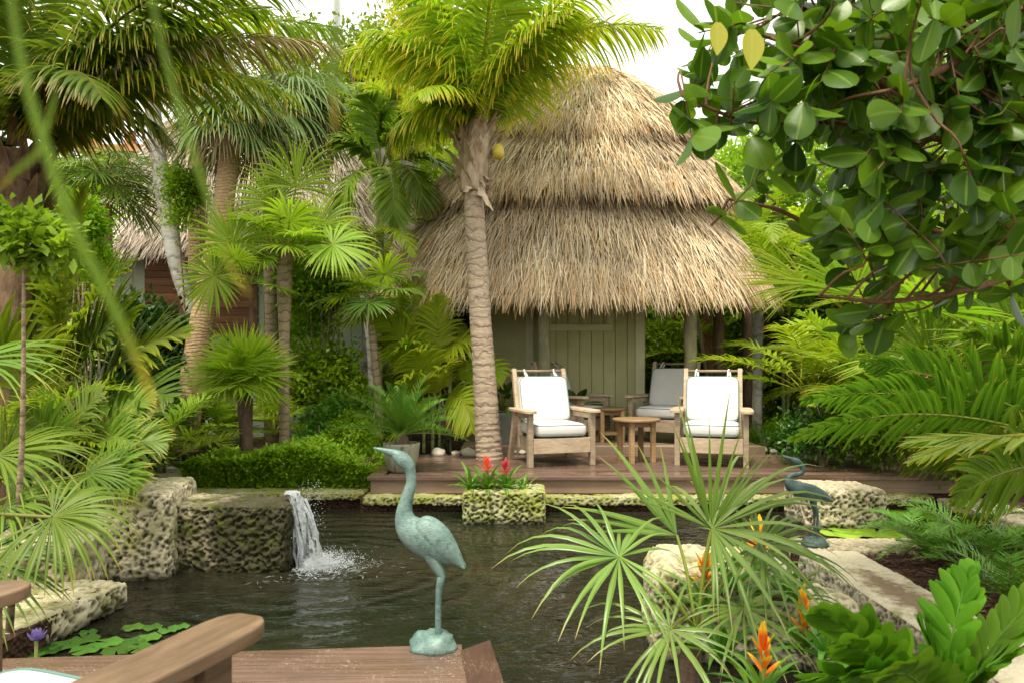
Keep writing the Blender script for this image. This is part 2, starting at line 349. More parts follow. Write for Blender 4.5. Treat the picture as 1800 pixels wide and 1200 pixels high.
M['lily']=leafmat('lily_pad',(.035,.12,.02),(.12,.27,.035),(.3,.35,.04),1.2,rough=.3,trans=.05)
M['violet']=leafmat('violet_petal',(.22,.16,.55),(.38,.28,.75),(.3,.2,.7),1.1,trans=.3)
M['dry']=leafmat('dry_frond',(.28,.20,.11),(.45,.36,.22),(.4,.3,.2),1.1,rough=.8,trans=.15,tb=1.)
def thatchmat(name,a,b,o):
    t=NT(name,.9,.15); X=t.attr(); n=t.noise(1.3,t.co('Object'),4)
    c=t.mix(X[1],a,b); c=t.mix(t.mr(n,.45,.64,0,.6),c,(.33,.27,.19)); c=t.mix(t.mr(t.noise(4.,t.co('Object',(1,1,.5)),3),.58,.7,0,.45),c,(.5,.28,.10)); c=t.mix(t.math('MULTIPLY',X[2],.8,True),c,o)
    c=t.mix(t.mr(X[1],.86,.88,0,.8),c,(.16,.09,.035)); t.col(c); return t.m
M['thatch']=thatchmat('thatch_tan',(.54,.40,.22),(.93,.83,.61),(.58,.29,.07))
M['thatchg']=thatchmat('thatch_grey',(.42,.36,.29),(.74,.68,.58),(.40,.30,.2))
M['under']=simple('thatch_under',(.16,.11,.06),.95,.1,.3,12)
M['teak']=woodmat('teak_weathered',(.34,.25,.16),(.58,.46,.32),.6,(8,8,30),gs=.8)
M['teakarm']=woodmat('teak_brown',(.10,.06,.033),(.22,.145,.085),.42,(26,4,26),gs=.8)
M['teakw']=woodmat('teak_warm',(.36,.22,.10),(.56,.37,.19),.5,(8,8,30))
M['deck']=woodmat('deck_wet_redwood',(.12,.068,.048),(.27,.17,.125),.5,(1.2,30,30),wet=1,spec=.6)
M['border']=woodmat('deck_border_wood',(.07,.035,.024),(.17,.09,.06),.4,(26,2.5,26),spec=.5,fleck=1)
M['deck2']=woodmat('deck_brown',(.11,.065,.045),(.24,.15,.105),.5,(1.2,30,30),wet=1,spec=.5,fleck=1)
M['fascia']=woodmat('deck_fascia',(.20,.13,.085),(.33,.23,.16),.6,(1.,20,20))
M['huttop']=woodmat('hut_floor',(.30,.21,.14),(.42,.31,.2),.6,(1.2,30,30))
M['wallg']=simple('green_painted_boards',(.46,.45,.23),.6,.3,.1,3)
M['trimg']=simple('green_trim_paint',(.60,.60,.38),.55,.3,.1,4)
M['wallp']=simple('pale_green_boards',(.30,.34,.24),.6,.3,.1,3)
M['shutter']=woodmat('shutter_wood',(.16,.065,.03),(.33,.17,.08),.5,(1,30,30))
M['post']=barkmat('post_log',(.11,.10,.055),(.24,.23,.13),0,9)
M['cushion']=simple('white_cushion',(.66,.65,.62),.85,.2,.05,5,.25)
M['piping']=simple('piping_green',(.12,.24,.22),.8)
M['bark_coco']=barkmat('coconut_bark',(.30,.22,.15),(.52,.42,.31),9.,16)
M['bark_sabal']=barkmat('sabal_bark',(.34,.22,.12),(.56,.40,.23),24.,20)
M['bark_grey']=barkmat('grey_palm_bark',(.25,.22,.19),(.44,.41,.36),5.,9,(.47,.46,.41))
M['bark_thin']=barkmat('slender_bark',(.22,.16,.10),(.38,.30,.19),10.,20)
M['bark_dark']=barkmat('dark_bark',(.07,.045,.03),(.18,.12,.08),0,20,b=.9)
M['bark_red']=barkmat('clusia_bark',(.13,.065,.035),(.27,.15,.08),0,30)
M['boot']=barkmat('boot_fibre',(.22,.15,.09),(.60,.48,.35),0,14,b=.8)
M['bootd']=barkmat('dark_boot_fibre',(.07,.042,.025),(.26,.17,.10),0,14,b=.9)
M['cane']=barkmat('green_cane',(.18,.24,.07),(.33,.38,.14),7.,10)
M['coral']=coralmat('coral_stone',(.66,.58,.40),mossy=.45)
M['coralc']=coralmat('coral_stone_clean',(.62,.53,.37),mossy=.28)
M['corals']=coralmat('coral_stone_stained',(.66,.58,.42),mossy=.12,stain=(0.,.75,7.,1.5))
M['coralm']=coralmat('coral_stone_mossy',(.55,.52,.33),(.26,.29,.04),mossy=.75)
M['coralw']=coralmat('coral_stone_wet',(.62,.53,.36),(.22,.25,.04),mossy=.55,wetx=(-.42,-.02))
M['white']=simple('white_rock',(.72,.66,.55),.8,.3,.15,14,.3)
M['pot']=coralmat('speckled_pot',(.36,.36,.26),(.28,.30,.14),mossy=.4)
M['potg']=simple('grey_pot',(.28,.29,.27),.6,.3,.15,8)
M['black']=simple('black_metal',(.02,.02,.02),.5)
def bronze(name,a,b,c):
    t=NT(name,.5,.5); v=t.co('Object'); n=t.noise(7.,v,5,.7); f=t.noise(45.,v,3)
    q=t.mix(t.mr(n,.38,.66),a,b); q=t.mix(t.mr(f,.5,.72,0,.6),q,c); t.col(q); t.b.inputs['Metallic'].default_value=.15
    wv=t.n('ShaderNodeTexVoronoi',feature='DISTANCE_TO_EDGE'); wv.inputs['Scale'].default_value=55; t.l(t.co('Object',(.8,1,1.8)),wv.inputs[0])
    t.bump(t.math('ADD',t.mr(wv.outputs['Distance'],0,.2,0,.5),t.math('MULTIPLY',f,.9)),.4,.003); return t.m
M['bronze']=bronze('verdigris_bronze',(.085,.165,.145),(.22,.32,.28),(.05,.07,.06))
M['bronze2']=bronze('dark_verdigris',(.035,.065,.065),(.085,.14,.13),(.02,.03,.03))
def mulch():
    t=NT('bark_mulch',.95,.2); v=t.co('Object'); a=t.vor(38.,v); n=t.noise(9.,v,5)
    c=t.ramp(a,[(0,(.10,.045,.025)),(.5,(.055,.026,.016)),(1,(.02,.01,.007))]); c=t.mix(t.mr(n,.4,.7,0,.6),c,(.13,.07,.045)); t.col(c); t.bump(a,1.,.03); return t.m
M['mulch']=mulch()
M['chip']=woodmat('bark_chip',(.06,.028,.017),(.19,.095,.055),.9,(10,10,10))
M['bed']=simple('pond_bottom',(.03,.03,.015),.9)
M['terra']=simple('terracotta',(.5,.22,.11),.8,.3,.2,9)
M['pale']=simple('sand_path',(.58,.50,.38),.9,.2,.15,12,.3)
M['cocon']=simple('coconut_skin',(.50,.38,.05),.4,.4,.2,6)
# water
def water():
    t=NT('pond_water',.03,.5); t.b.inputs['IOR'].default_value=1.333; t.col(t.mix(t.mr(t.noise(.8,t.co('Object'),3),.35,.7),(.010,.014,.007),(.028,.024,.015)))
    g=t.n('ShaderNodeNewGeometry').outputs['Position']
    def dist(p):
        d=t.n('ShaderNodeVectorMath',operation='DISTANCE'); t.l(g,d.inputs[0]); d.inputs[1].default_value=p; return d.outputs['Value']
    d=dist((-1.30,4.95,-.3)); nn=t.noise(1.5,g,2)
    ph=t.math('ADD',t.math('MULTIPLY',d,34.),t.math('MULTIPLY',nn,11.)); ring=t.math('SINE',ph); dec=t.mr(d,.1,3.6,1.,.12)
    mp=t.n('ShaderNodeMapping'); t.l(g,mp.inputs[0]); mp.inputs['Scale'].default_value=(.75,1.35,1)
    n1=t.noise(6.,mp.outputs[0],3,.5,.6); n2=t.noise(19.,mp.outputs[0],2,.5)
    amp=t.mr(t.noise(.9,g,2),.38,.65,.25,1.5); h=t.math('ADD',t.math('MULTIPLY',t.math('MULTIPLY',ring,dec),.22),t.math('ADD',t.math('MULTIPLY',n1,1.1),t.math('MULTIPLY',n2,.28)))
    t.bump(t.math('MULTIPLY',h,amp),.85,.040); return t.m
M['water']=water()
def foam():
    t=NT('white_water',.15,.5); t.col((.78,.84,.86)); t.b.inputs['Transmission Weight'].default_value=.6; t.b.inputs['IOR'].default_value=1.33
    n=t.noise(30.,t.co('Object'),3); t.bump(n,.8,.01); return t.m
M['foam']=foam()
# ------------------------------------------------------------------ world, sun, camera
w=bpy.data.worlds.new('World'); sc.world=w; w.use_nodes=True; nt=w.node_tree; bg=nt.nodes['Background']
sky=nt.nodes.new('ShaderNodeTexSky'); sky.sky_type='NISHITA'; sky.sun_disc=False; sky.sun_elevation=R_(66); sky.sun_rotation=R_(200); sky.altitude=10; sky.dust_density=3.
mx=nt.nodes.new('ShaderNodeMix'); mx.data_type='RGBA'; mx.inputs[0].default_value=.72; mx.inputs[7].default_value=(9.1,8.8,7.7,1)
nt.links.new(sky.outputs[0],mx.inputs[6]); nt.links.new(mx.outputs[2],bg.inputs[0]); bg.inputs[1].default_value=.14
sd=bpy.data.lights.new('sun','SUN'); sd.energy=2.5; sd.angle=R_(12); sd.color=(1,.93,.78); so=bpy.data.objects.new('sun',sd); col.objects.link(so)
ez,azs=R_(66),R_(-112)   # light comes from behind camera, left
dv=Vector((math.cos(azs)*math.cos(ez),math.sin(azs)*math.cos(ez),math.sin(ez))); so.rotation_euler=dv.to_track_quat('Z','Y').to_euler()
cd=bpy.data.cameras.new('camera'); co=bpy.data.objects.new('camera',cd); col.objects.link(co); sc.camera=co
cd.lens=25.0; cd.sensor_width=36; cd.shift_y=40/1800; cd.clip_start=.05; cd.clip_end=500
co.location=(0,0,H); co.rotation_euler=(PI/2,0,0)
cd.dof.use_dof=True; cd.dof.focus_distance=6.5; cd.dof.aperture_fstop=6.3
sc.view_settings.view_transform='Standard'; sc.view_settings.look='None'; sc.view_settings.exposure=.92; sc.view_settings.gamma=1
sc.render.engine='CYCLES'; cy=sc.cycles; cy.max_bounces=7; cy.diffuse_bounces=3; cy.glossy_bounces=3; cy.transmission_bounces=4; cy.transparent_max_bounces=6; cy.caustics_reflective=False; cy.caustics_refractive=False; cy.sample_clamp_indirect=6
cy.use_denoising=True
GZ=-.16; WZ=-.30
RN=lambda s:np.random.RandomState(s)
# ------------------------------------------------------------------ ground with pond hole
import bmesh
pond=[(-2.3,-3),(-2.3,4.02),(-3.4,4.1),(-3.3,6.98),(-1.45,6.98),(-1.45,6.80),(4.05,6.80),(4.05,4.98),(1.95,4.98),(1.95,-3)]
bm=bmesh.new(); S=90
ov=[bm.verts.new((x,y,GZ)) for x,y in ((-S,-S),(S,-S),(S,S),(-S,S))]
iv=[bm.verts.new((x,y,GZ)) for x,y in pond]
ed=[bm.edges.new((a[i],a[(i+1)%len(a)])) for a in (ov,iv) for i in range(len(a))]
bmesh.ops.triangle_fill(bm,use_beauty=True,edges=ed)
lo=[bm.verts.new((x,y,-.9)) for x,y in pond]
for i in range(len(pond)):
    j=(i+1)%len(pond); bm.faces.new((iv[i],iv[j],lo[j],lo[i]))
bmesh.ops.recalc_face_normals(bm,faces=bm.faces); me=bpy.data.meshes.new('ground'); bm.to_mesh(me); bm.free(); me.materials.append(M['mulch'])
go=bpy.data.objects.new('ground',me); col.objects.link(go); tag(go,kind='structure')
m=MB(); m.add([(-4,-4,-.88),(5,-4,-.88),(5,8,-.88),(-4,8,-.88)],[(0,1,2,3)]); tag(m.build('pond_bed',M['bed'],smooth=False),kind='structure')
m=MB(); m.add([(-3.6,-3.2,WZ),(4.3,-3.2,WZ),(4.3,7.3,WZ),(-3.6,7.3,WZ)],[(0,1,2,3)]); tag(m.build('water',M['water'],smooth=False),kind='structure')
# pale sandy path spot beyond the pillar
m=MB(); a=[]
for q in np.linspace(0,2*PI,24,endpoint=False): a.append((q,))
c=np.array([(-4.25+ .75*math.cos(q[0]),8.35+.9*math.sin(q[0]),GZ+.006) for q in a]); cc=np.array([[-4.25,8.35,GZ+.012]])
m.add(np.vstack([c,cc]),[(i,(i+1)%24,(i+2)%24,24) for i in range(0,24,2)]); tag(m.build('path',M['pale'],smooth=False),kind='structure')
# ------------------------------------------------------------------ coral stone
def coralblock(name,label,cat,size,loc,rz=0,mat='coral',seed=0,res=.011,pit=.015,sc_=34.,rnd=.03,topflat=.7,parent=None,warp=.012,group=None):
    mb=MB(); sx,sy,sz=[s/2 for s in size]; h=np.array([sx,sy,sz]); inner=h-rnd
    def face(ax,sg):
        o=[i for i in range(3) if i!=ax]; nu=max(2,int(size[o[0]]/res)); nv=max(2,int(size[o[1]]/res))
        a=np.linspace(-h[o[0]],h[o[0]],nu+1); b=np.linspace(-h[o[1]],h[o[1]],nv+1); A,B=np.meshgrid(a,b,indexing='ij')
        P=np.zeros((nu+1,nv+1,3)); P[...,o[0]]=A; P[...,o[1]]=B; P[...,ax]=sg*h[ax]; P=P.reshape(-1,3)
        C=np.clip(P,-inner,inner); N=nrm(P-C); P=C+N*rnd
        wp=np.stack([fbm(P*sc_*.9+i*9,seed+60+i,2) for i in range(3)],1)*1.5; g=worley((P+seed*3.1)*sc_+wp,seed); g2=worley(P*sc_*2.1+wp,seed+9)
        pt=np.clip((1-g/.66)*1.5,0,1); pt2=np.clip(1-g2/.5,0,1)
        am=np.where(N[:,2]>.7,topflat,1.)
        dis=-pit*am*(pt*1.1+pt2*.35)+fbm(P*7,seed+5)*warp*2
        Q=P+N*dis[:,None]+np.stack([fbm(P*3,seed+30+i) for i in range(3)],1)*warp*1.5
        i=np.arange(nu)[:,None]*(nv+1); j=np.arange(nv)[None]; q=i+j
        f=np.stack([q,q+nv+1,q+nv+2,q+1],-1).reshape(-1,4)
        if (sg>0)==(ax==1): f=f[:,::-1]
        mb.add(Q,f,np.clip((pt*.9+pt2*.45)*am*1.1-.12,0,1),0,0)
    face(0,1);face(0,-1);face(1,-1);face(2,1);face(1,1)
    o=mb.build(name,M[mat],parent,loc=tuple(float(x) for x in loc)); o.rotation_euler=(0,0,rz)
    if parent is None: tag(o,label,cat,group)
    return o
cb=coralblock
def slab(name,label,x0,x1,y0,y1,z0,z1,mat='coral',seed=0,cat='coping',res=.0105,**k):
    return cb(name,label,cat,(x1-x0,y1-y0,z1-z0),((x0+x1)/2,(y0+y1)/2,(z0+z1)/2),mat=mat,seed=seed,res=res,**k)
slab('stone_coping','mossy porous coping stone edging the pond beneath the far deck',-1.42,4.02,6.73,7.05,-.245,-.15,'coralm',1)
slab('stone_coping','mossy coping stone edging the pond in front of the leafy hedge',-3.75,-1.435,6.90,7.40,-.225,-.145,'coralm',2)
slab('stone_coping','pale coping stone running along the right end of the lily pool',4.0,4.45,4.95,6.72,-.25,-.15,'coralc',3)
slab('stone_coping','pale low coping stone across the front of the small lily pool',1.95,5.2,4.70,5.05,-.33,-.12,'coralc',4)
slab('stone_coping','long pale stone coping with a brown stain running towards the viewer on the right',1.88,2.28,1.2,4.697,-.36,-.122,'corals',5,topflat=.25)
slab('stone_planter','rectangular mossy coral stone planter block standing in the pond before the deck',-.44,.30,6.24,6.68,-.42,-.02,'coralm',6,cat='planter',res=.0075,sc_=30,pit=.02)
slab('stone_block','rough coral stone block in the pond beside the far lily pads',2.50,3.20,6.02,6.60,-.42,.04,'coralc',7,cat='stone block',res=.008,sc_=28,pit=.02,rnd=.07)
cb('waterfall_block','dark wet coral stone spillway block that the waterfall pours from','stone block',(.96,.44,.62),(-1.99,5.0,-.155),R_(-3),'coralw',8,res=.0075,sc_=30,pit=.02,rnd=.05)
cb('stone_pillar','tall pale pitted coral stone block left of the spillway block','stone block',(.50,.72,.76),(-2.54,4.95,-.11),R_(10),'coral',9,res=.008,sc_=28,pit=.02,rnd=.06)
cb('stone_slab','flat pitted stone slab at the water edge beneath the left fan palm leaf','stone slab',(.95,.95,.16),(-2.75,3.72,-.23),R_(-8),'coral',10,res=.009,sc_=32,pit=.02)
cb('stone_slab','raised stone slab behind the left fan palm leaf against the tall pale block','stone slab',(1.0,.6,.40),(-3.08,4.35,-.15),R_(4),'coral',11,res=.011,sc_=30,pit=.02)
cb('rock_planter','pitted coral rock planter in the pond under the silvery palmetto','planter',(.74,.62,.62),(1.05,3.62,-.19),R_(-6),'coral',12,res=.0078,sc_=28,pit=.022,rnd=.12,warp=.03)
cb('rock_planter','low mossy coral rock behind the orange bromeliads on the right','planter',(.40,.36,.46),(1.44,3.42,-.21),R_(20),'coral',13,res=.0078,sc_=28,pit=.026,rnd=.12,warp=.03)
# white edging stones behind the deck
rng=RN(3); wh=None
spots=[(px,py) for px,py in ((770,796),(800,797),(822,796),(902,793),(918,794),(932,793),(947,794),(1340,790),(1362,792),(1388,790),(1420,791),(1455,790),(1490,791),(245,812),(262,808),(282,812),(300,818),(320,822))]
lbls=['largest','second','third','fourth','fifth','sixth','seventh','eighth','ninth','tenth','eleventh','twelfth','thirteenth']
for i,(px,py) in enumerate(spots):
    m=MB(); u=np.linspace(-PI/2+.05,PI/2-.05,9); wv=np.linspace(0,2*PI,14,endpoint=False); s=np.array([.10,.07,.05])*rng.uniform(.6,1.25)*(1.3 if i==0 else 1)
    V=np.stack([np.outer(np.cos(u),np.cos(wv)),np.outer(np.cos(u),np.sin(wv)),np.repeat(np.sin(u)[:,None],14,1)],-1).reshape(-1,3)
    V=V*(1+fbm(V*1.6+i*7,i)[:,None]*.9)*s; n=14; ii=np.arange(8)[:,None]*n; j=np.arange(n)[None]; m.add(V,np.stack([ii+j,ii+(j+1)%n,ii+n+(j+1)%n,ii+n+j],-1).reshape(-1,4))
    p=G(px,py+4,0.0); z=.02 if i<13 else GZ+.03
    if i>=13: p=G(px,py+6,GZ)
    gr='white stones edging the bed behind the deck' if i<13 else 'pale stones beside the path on the left'
    o=m.build('edging_stone',M['white'],loc=(float(p[0]),float(p[1])+.06,z)); o.rotation_euler=(0,0,rng.uniform(0,3))
    tag(o,'rounded white stone in the row edging the planting bed behind the deck' if i<13 else 'pale stone beside the sandy path left of the hedge','stone',gr)
# ------------------------------------------------------------------ decks
def boards(mb,x0,x1,y0,y1,zt,bw=.14,th=.03,gap=.006,rng=RN(1)):
    y=y0
    while y<y1-.02:
        e=min(y+bw,y1); box(mb,((x0+x1)/2,(y+e)/2,zt-th/2),(x1-x0,e-y-gap,th),r=rng.rand()); y+=bw
dk=thing('far_deck',(1.5,6.9,-.14),'wide wet reddish wooden deck holding the white chairs across the pond','deck')
DL=np.array([1.5,6.9,-.14])
m=MB(); boards(m,-1.24,5.2,6.99,8.72,0.); m.build('deck_boards',M['deck'],dk,rel=DL,smooth=False,bevel=.003)
m=MB(); box(m,(1.9,6.92,.001),(6.6,.13,.036),r=.3); box(m,(-1.33,7.86,.001),(.14,1.73,.036),r=.6); m.build('deck_border',M['deck'],dk,rel=DL,smooth=False,bevel=.004)
m=MB(); box(m,(1.9,6.905,-.083),(6.54,.03,.128),r=.5); box(m,(-1.365,7.83,-.083),(.03,1.8,.128),r=.2); m.build('fascia',M['fascia'],dk,rel=DL,smooth=False)
nd=thing('near_deck',(-.6,1.8,-.3),'brown wooden deck in the foreground that the heron statue stands on','deck'); NL=np.array([-.6,1.8,-.3])
ra=R_(4.5); ZN=-.05; ca,sa=math.cos(ra),math.sin(ra)
def rotn(v):
    p=np.array([-.32,2.62,0]); q=v-p; return np.stack([q[:,0]*ca-q[:,1]*sa,q[:,0]*sa+q[:,1]*ca,q[:,2]],1)+p
m=MB(); yy=.455; rg=RN(8)
while yy<2.8:
    x1=-.205+(2.86-yy-.07)*.16+.02; box(m,((-2.2+x1)/2,yy+.0725,ZN-.016),(x1+2.2,.139,.032),r=rg.rand()); yy+=.145
m.xform(rotn); m.build('deck_boards',M['deck2'],nd,rel=NL,smooth=False,bevel=.003)
m=MB()
v=np.array([G(807,1143,ZN),G(860,1124,ZN),G(905,1260,ZN),G(832,1260,ZN)]); v[2]=v[1]+(v[2]-v[1])*3; v[3]=v[0]+(v[3]-v[0])*3
v[:,0]+=.003; vv=np.vstack([v-[0,0,.035],v+[0,0,.003]]); vv=vv[[3,2,1,0,7,6,5,4]]; m.add(vv,BOXF,0,.15); m.build('deck_border',M['border'],nd,rel=NL,smooth=False,bevel=.004)
m=MB(); box(m,(-1.15,2.905,ZN-.13),(1.9,.03,.19),r=.2); m.xform(rotn); beam(m,v[1]-[.02,.03,.12],v[2]-[.02,0,.12],.03,.19,r=.1); m.build('fascia',M['fascia'],nd,rel=NL,smooth=False)
# ------------------------------------------------------------------ hut
HC=np.array([1.12,10.4,0.])
hut=thing('thatched_hut',(1.12,10.4,GZ),'round three tier thatched pavilion behind the white chairs','hut'); HR=np.array([1.12,10.4,GZ])
def tier(parent,rel,cx,cy,at,bt,ab,bb,zt,zb,tilt,N,seed,mat,name='thatch_tier',p=2.7,rp=.8,zp=1.15,ln=.42,wd=.0105,over=.1):
    rg=RN(seed)
    def surf(th,u):
        c,s=np.cos(th),np.sin(th); k=(np.abs(c)**p+np.abs(s)**p)**(-1/p); uu=np.clip(u,0,1.2)
        a=at+(ab-at)*uu**rp; b=bt+(bb-bt)*uu**rp; n=fbm(np.stack([c*2,s*2,u*1.5],-1).reshape(-1,3)+seed,seed).reshape(np.shape(th))*.16
        x=cx+(a+n)*k*c; y=cy+(b+n)*k*s; z=zt-(zt-zb)*uu**zp+tilt*s*k*uu+n*.35
        return np.stack([x,y,z],-1)
    T,U=np.meshgrid(np.linspace(0,2*PI,73)[:-1],np.linspace(0,1,11),indexing='ij')
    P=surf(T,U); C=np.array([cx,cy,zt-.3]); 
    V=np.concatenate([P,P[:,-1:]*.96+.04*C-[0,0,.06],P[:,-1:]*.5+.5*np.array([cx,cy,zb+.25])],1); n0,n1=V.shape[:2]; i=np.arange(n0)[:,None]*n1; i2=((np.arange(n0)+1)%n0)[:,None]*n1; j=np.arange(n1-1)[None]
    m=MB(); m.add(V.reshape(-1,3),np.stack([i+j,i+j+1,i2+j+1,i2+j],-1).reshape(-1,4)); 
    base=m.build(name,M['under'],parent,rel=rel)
    th=rg.uniform(0,2*PI,N); th=np.where((np.sin(th)>.35)&(rg.rand(N)<.6),-th,th); u=rg.uniform(-.05,1.0,N)**.75; u=np.where(rg.rand(N)<.22,rg.uniform(.9,1.02,N),np.nan_to_num(u,nan=.0))
    A=surf(th,u); B=surf(th,u+.08); d=nrm(B-A); sdv=surf(th+.03,u)-A; sdv=nrm(sdv-(sdv*d).sum(-1,keepdims=True)*d); nn=nrm(np.cross(sdv,d)); 
    cs=nn@np.array([0,0,1.]); nn=np.where((((A-C)*nn).sum(-1)<0)[:,None],-nn,nn)
    lay=rg.uniform(0,.08,N); A=A+nn*(lay-.012)[:,None]-d*ln*.4
    d=nrm(d+sdv*rg.normal(0,.2,N)[:,None]+nn*rg.normal(.07,.13,N)[:,None])
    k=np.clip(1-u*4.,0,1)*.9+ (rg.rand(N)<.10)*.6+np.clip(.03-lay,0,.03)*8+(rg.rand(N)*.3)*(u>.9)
    mm=MB(); L=ln*rg.uniform(.6,1.15,N); rr=rg.rand(N)
    s=nrm(sdv+nn*rg.normal(0,.5,N)[:,None])
    for g in range(4):
        q=slice(g*N//9,(g+1)*N//9)
        blades(mm,A[q],d[q],s[q],L[q],wd*rg.uniform(.6,1.3,N)[q],rg.uniform(.05,.3,N)[q],2,lambda x:1-.8*x**2,0,r=rr[q],k=np.repeat(k[q],6))
    mm.build('thatch',M[mat],base,rel=rel)
    return base
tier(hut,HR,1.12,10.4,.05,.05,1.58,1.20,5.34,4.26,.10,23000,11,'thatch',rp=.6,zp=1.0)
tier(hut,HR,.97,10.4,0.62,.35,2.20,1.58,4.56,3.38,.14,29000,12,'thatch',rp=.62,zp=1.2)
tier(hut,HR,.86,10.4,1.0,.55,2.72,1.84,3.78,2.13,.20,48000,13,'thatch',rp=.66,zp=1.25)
for px,D,wd in ((956,9.0,.16),(1214,9.0,.165),(1263,10.4,.15),(1313,11.1,.16)):
    x=(px-900)*D/F; m=MB(); zz=np.linspace(GZ,2.05 if D<10 else 2.35,12); rg=RN(int(px)); tube(m,np.stack([x+rg.normal(0,.006,12),D+0*zz,zz],1),wd/2*rg.uniform(.94,1.05,12),12); m.build('post',M['post' if D<10 else 'bark_dark'],hut,rel=HR)  # rear posts get dark bark: shade beneath the roof put into their colour
m=MB(); boards(m,-.62,3.12,8.83,11.6,.085); box(m,(1.25,8.81,.0),(3.76,.04,.17),r=.4); m.build('floor',M['huttop'],hut,rel=HR,smooth=False,bevel=.003)
# walls
def boardwall(mb,x0,x1,y,z0,z1,bw=.17,th=.03):
    x=x0; rg=RN(int(x0*100)+999)
    while x<x1-.01:
        e=min(x+bw,x1); box(mb,((x+e)/2,y,(z0+z1)/2),(e-x-.008,th,z1-z0),r=rg.rand()); x+=bw
    box(mb,((x0+x1)/2,y+.022,(z0+z1)/2),(x1-x0,.01,z1-z0),r=.1)
m=MB(); boardwall(m,.46,1.90,10.2,.09,2.9); boardwall(m,-.56,.40,10.55,.09,2.9); box(m,(.43,10.37,1.5),(.03,.32,2.8)); box(m,(1.905,11.3,1.5),(.03,2.1,2.8)); box(m,(-.57,11.4,1.5),(.03,1.7,2.8)); m.build('wall',M['wallg'],hut,rel=HR,smooth=False)
m=MB(); box(m,(1.83,10.172,1.5),(.13,.022,2.82)); box(m,(.50,10.172,1.5),(.08,.022,2.82)); box(m,(.26,10.522,1.5),(.11,.022,2.82)); box(m,(-.52,10.522,1.5),(.06,.022,2.82)); box(m,(.97,10.165,1.62),(.94,.03,.09)); box(m,(1.40,10.166,1.82),(.09,.028,.30)); beam(m,(-.6,10.52,1.78),(.2,10.52,2.1),.02,.14,side=(0,1,0)); m.build('wall_trim',M['trimg'],hut,rel=HR,smooth=False,bevel=.003)
# hut 2
h2=thing('thatched_house',(-5.0,13.4,GZ),'grey thatched house with green walls behind the trees on the left','house'); H2=np.array([-5.,13.4,GZ])
tier(h2,H2,-4.9,13.4,1.6,.25,3.05,1.7,5.45,3.0,.0,26000,21,'thatchg',p=3.2,rp=.9,zp=1.0,ln=.5,wd=.02)
m=MB(); boardwall(m,-7.4,-2.1,12.4,GZ,3.3,.2); m.build('wall',M['wallp'],h2,rel=H2,smooth=False)
for c_,d_ in (((-6.42,12.37,1.6),(.08,.03,3.5)),((-4.35,12.37,1.6),(.09,.03,3.5)),((-3.4,12.365,.9),(2.,.03,.10)),((-3.95,12.362,1.5),(.08,.03,2.))):
    m=MB(); box(m,c_,d_); m.build('wall_trim',M['wallp'],h2,rel=H2,smooth=False,bevel=.004)
for x0,x1 in ((-6.36,-5.55),(-5.2,-4.42)):
    m=MB(); 
    for i in range(12): beam(m,(x0,12.34,1.62+i*.13),(x1,12.34,1.62+i*.13),.02,.12,side=(0,1,.35),r=random.Random(i+int(x0*9)).random())
    m.build('shutter',M['shutter'],h2,rel=H2,smooth=False)
rf=thing('terracotta_house',(-9.8,19.,GZ),'orange tiled roof ridge showing far beyond the grey thatched house','house')
m=MB(); beam(m,(-1.6,0,6.9),(1.3,0,6.9),.9,.18,side=(0,1,0)); 
for q in (-1.3,-.4): box(m,(q,0,7.2),(.2,.2,.5))
m.build('roof',M['terra'],rf,smooth=False); m=MB(); box(m,(-.1,.3,3.4),(2.6,.5,6.9)); m.build('wall',M['wallp'],rf,smooth=False)
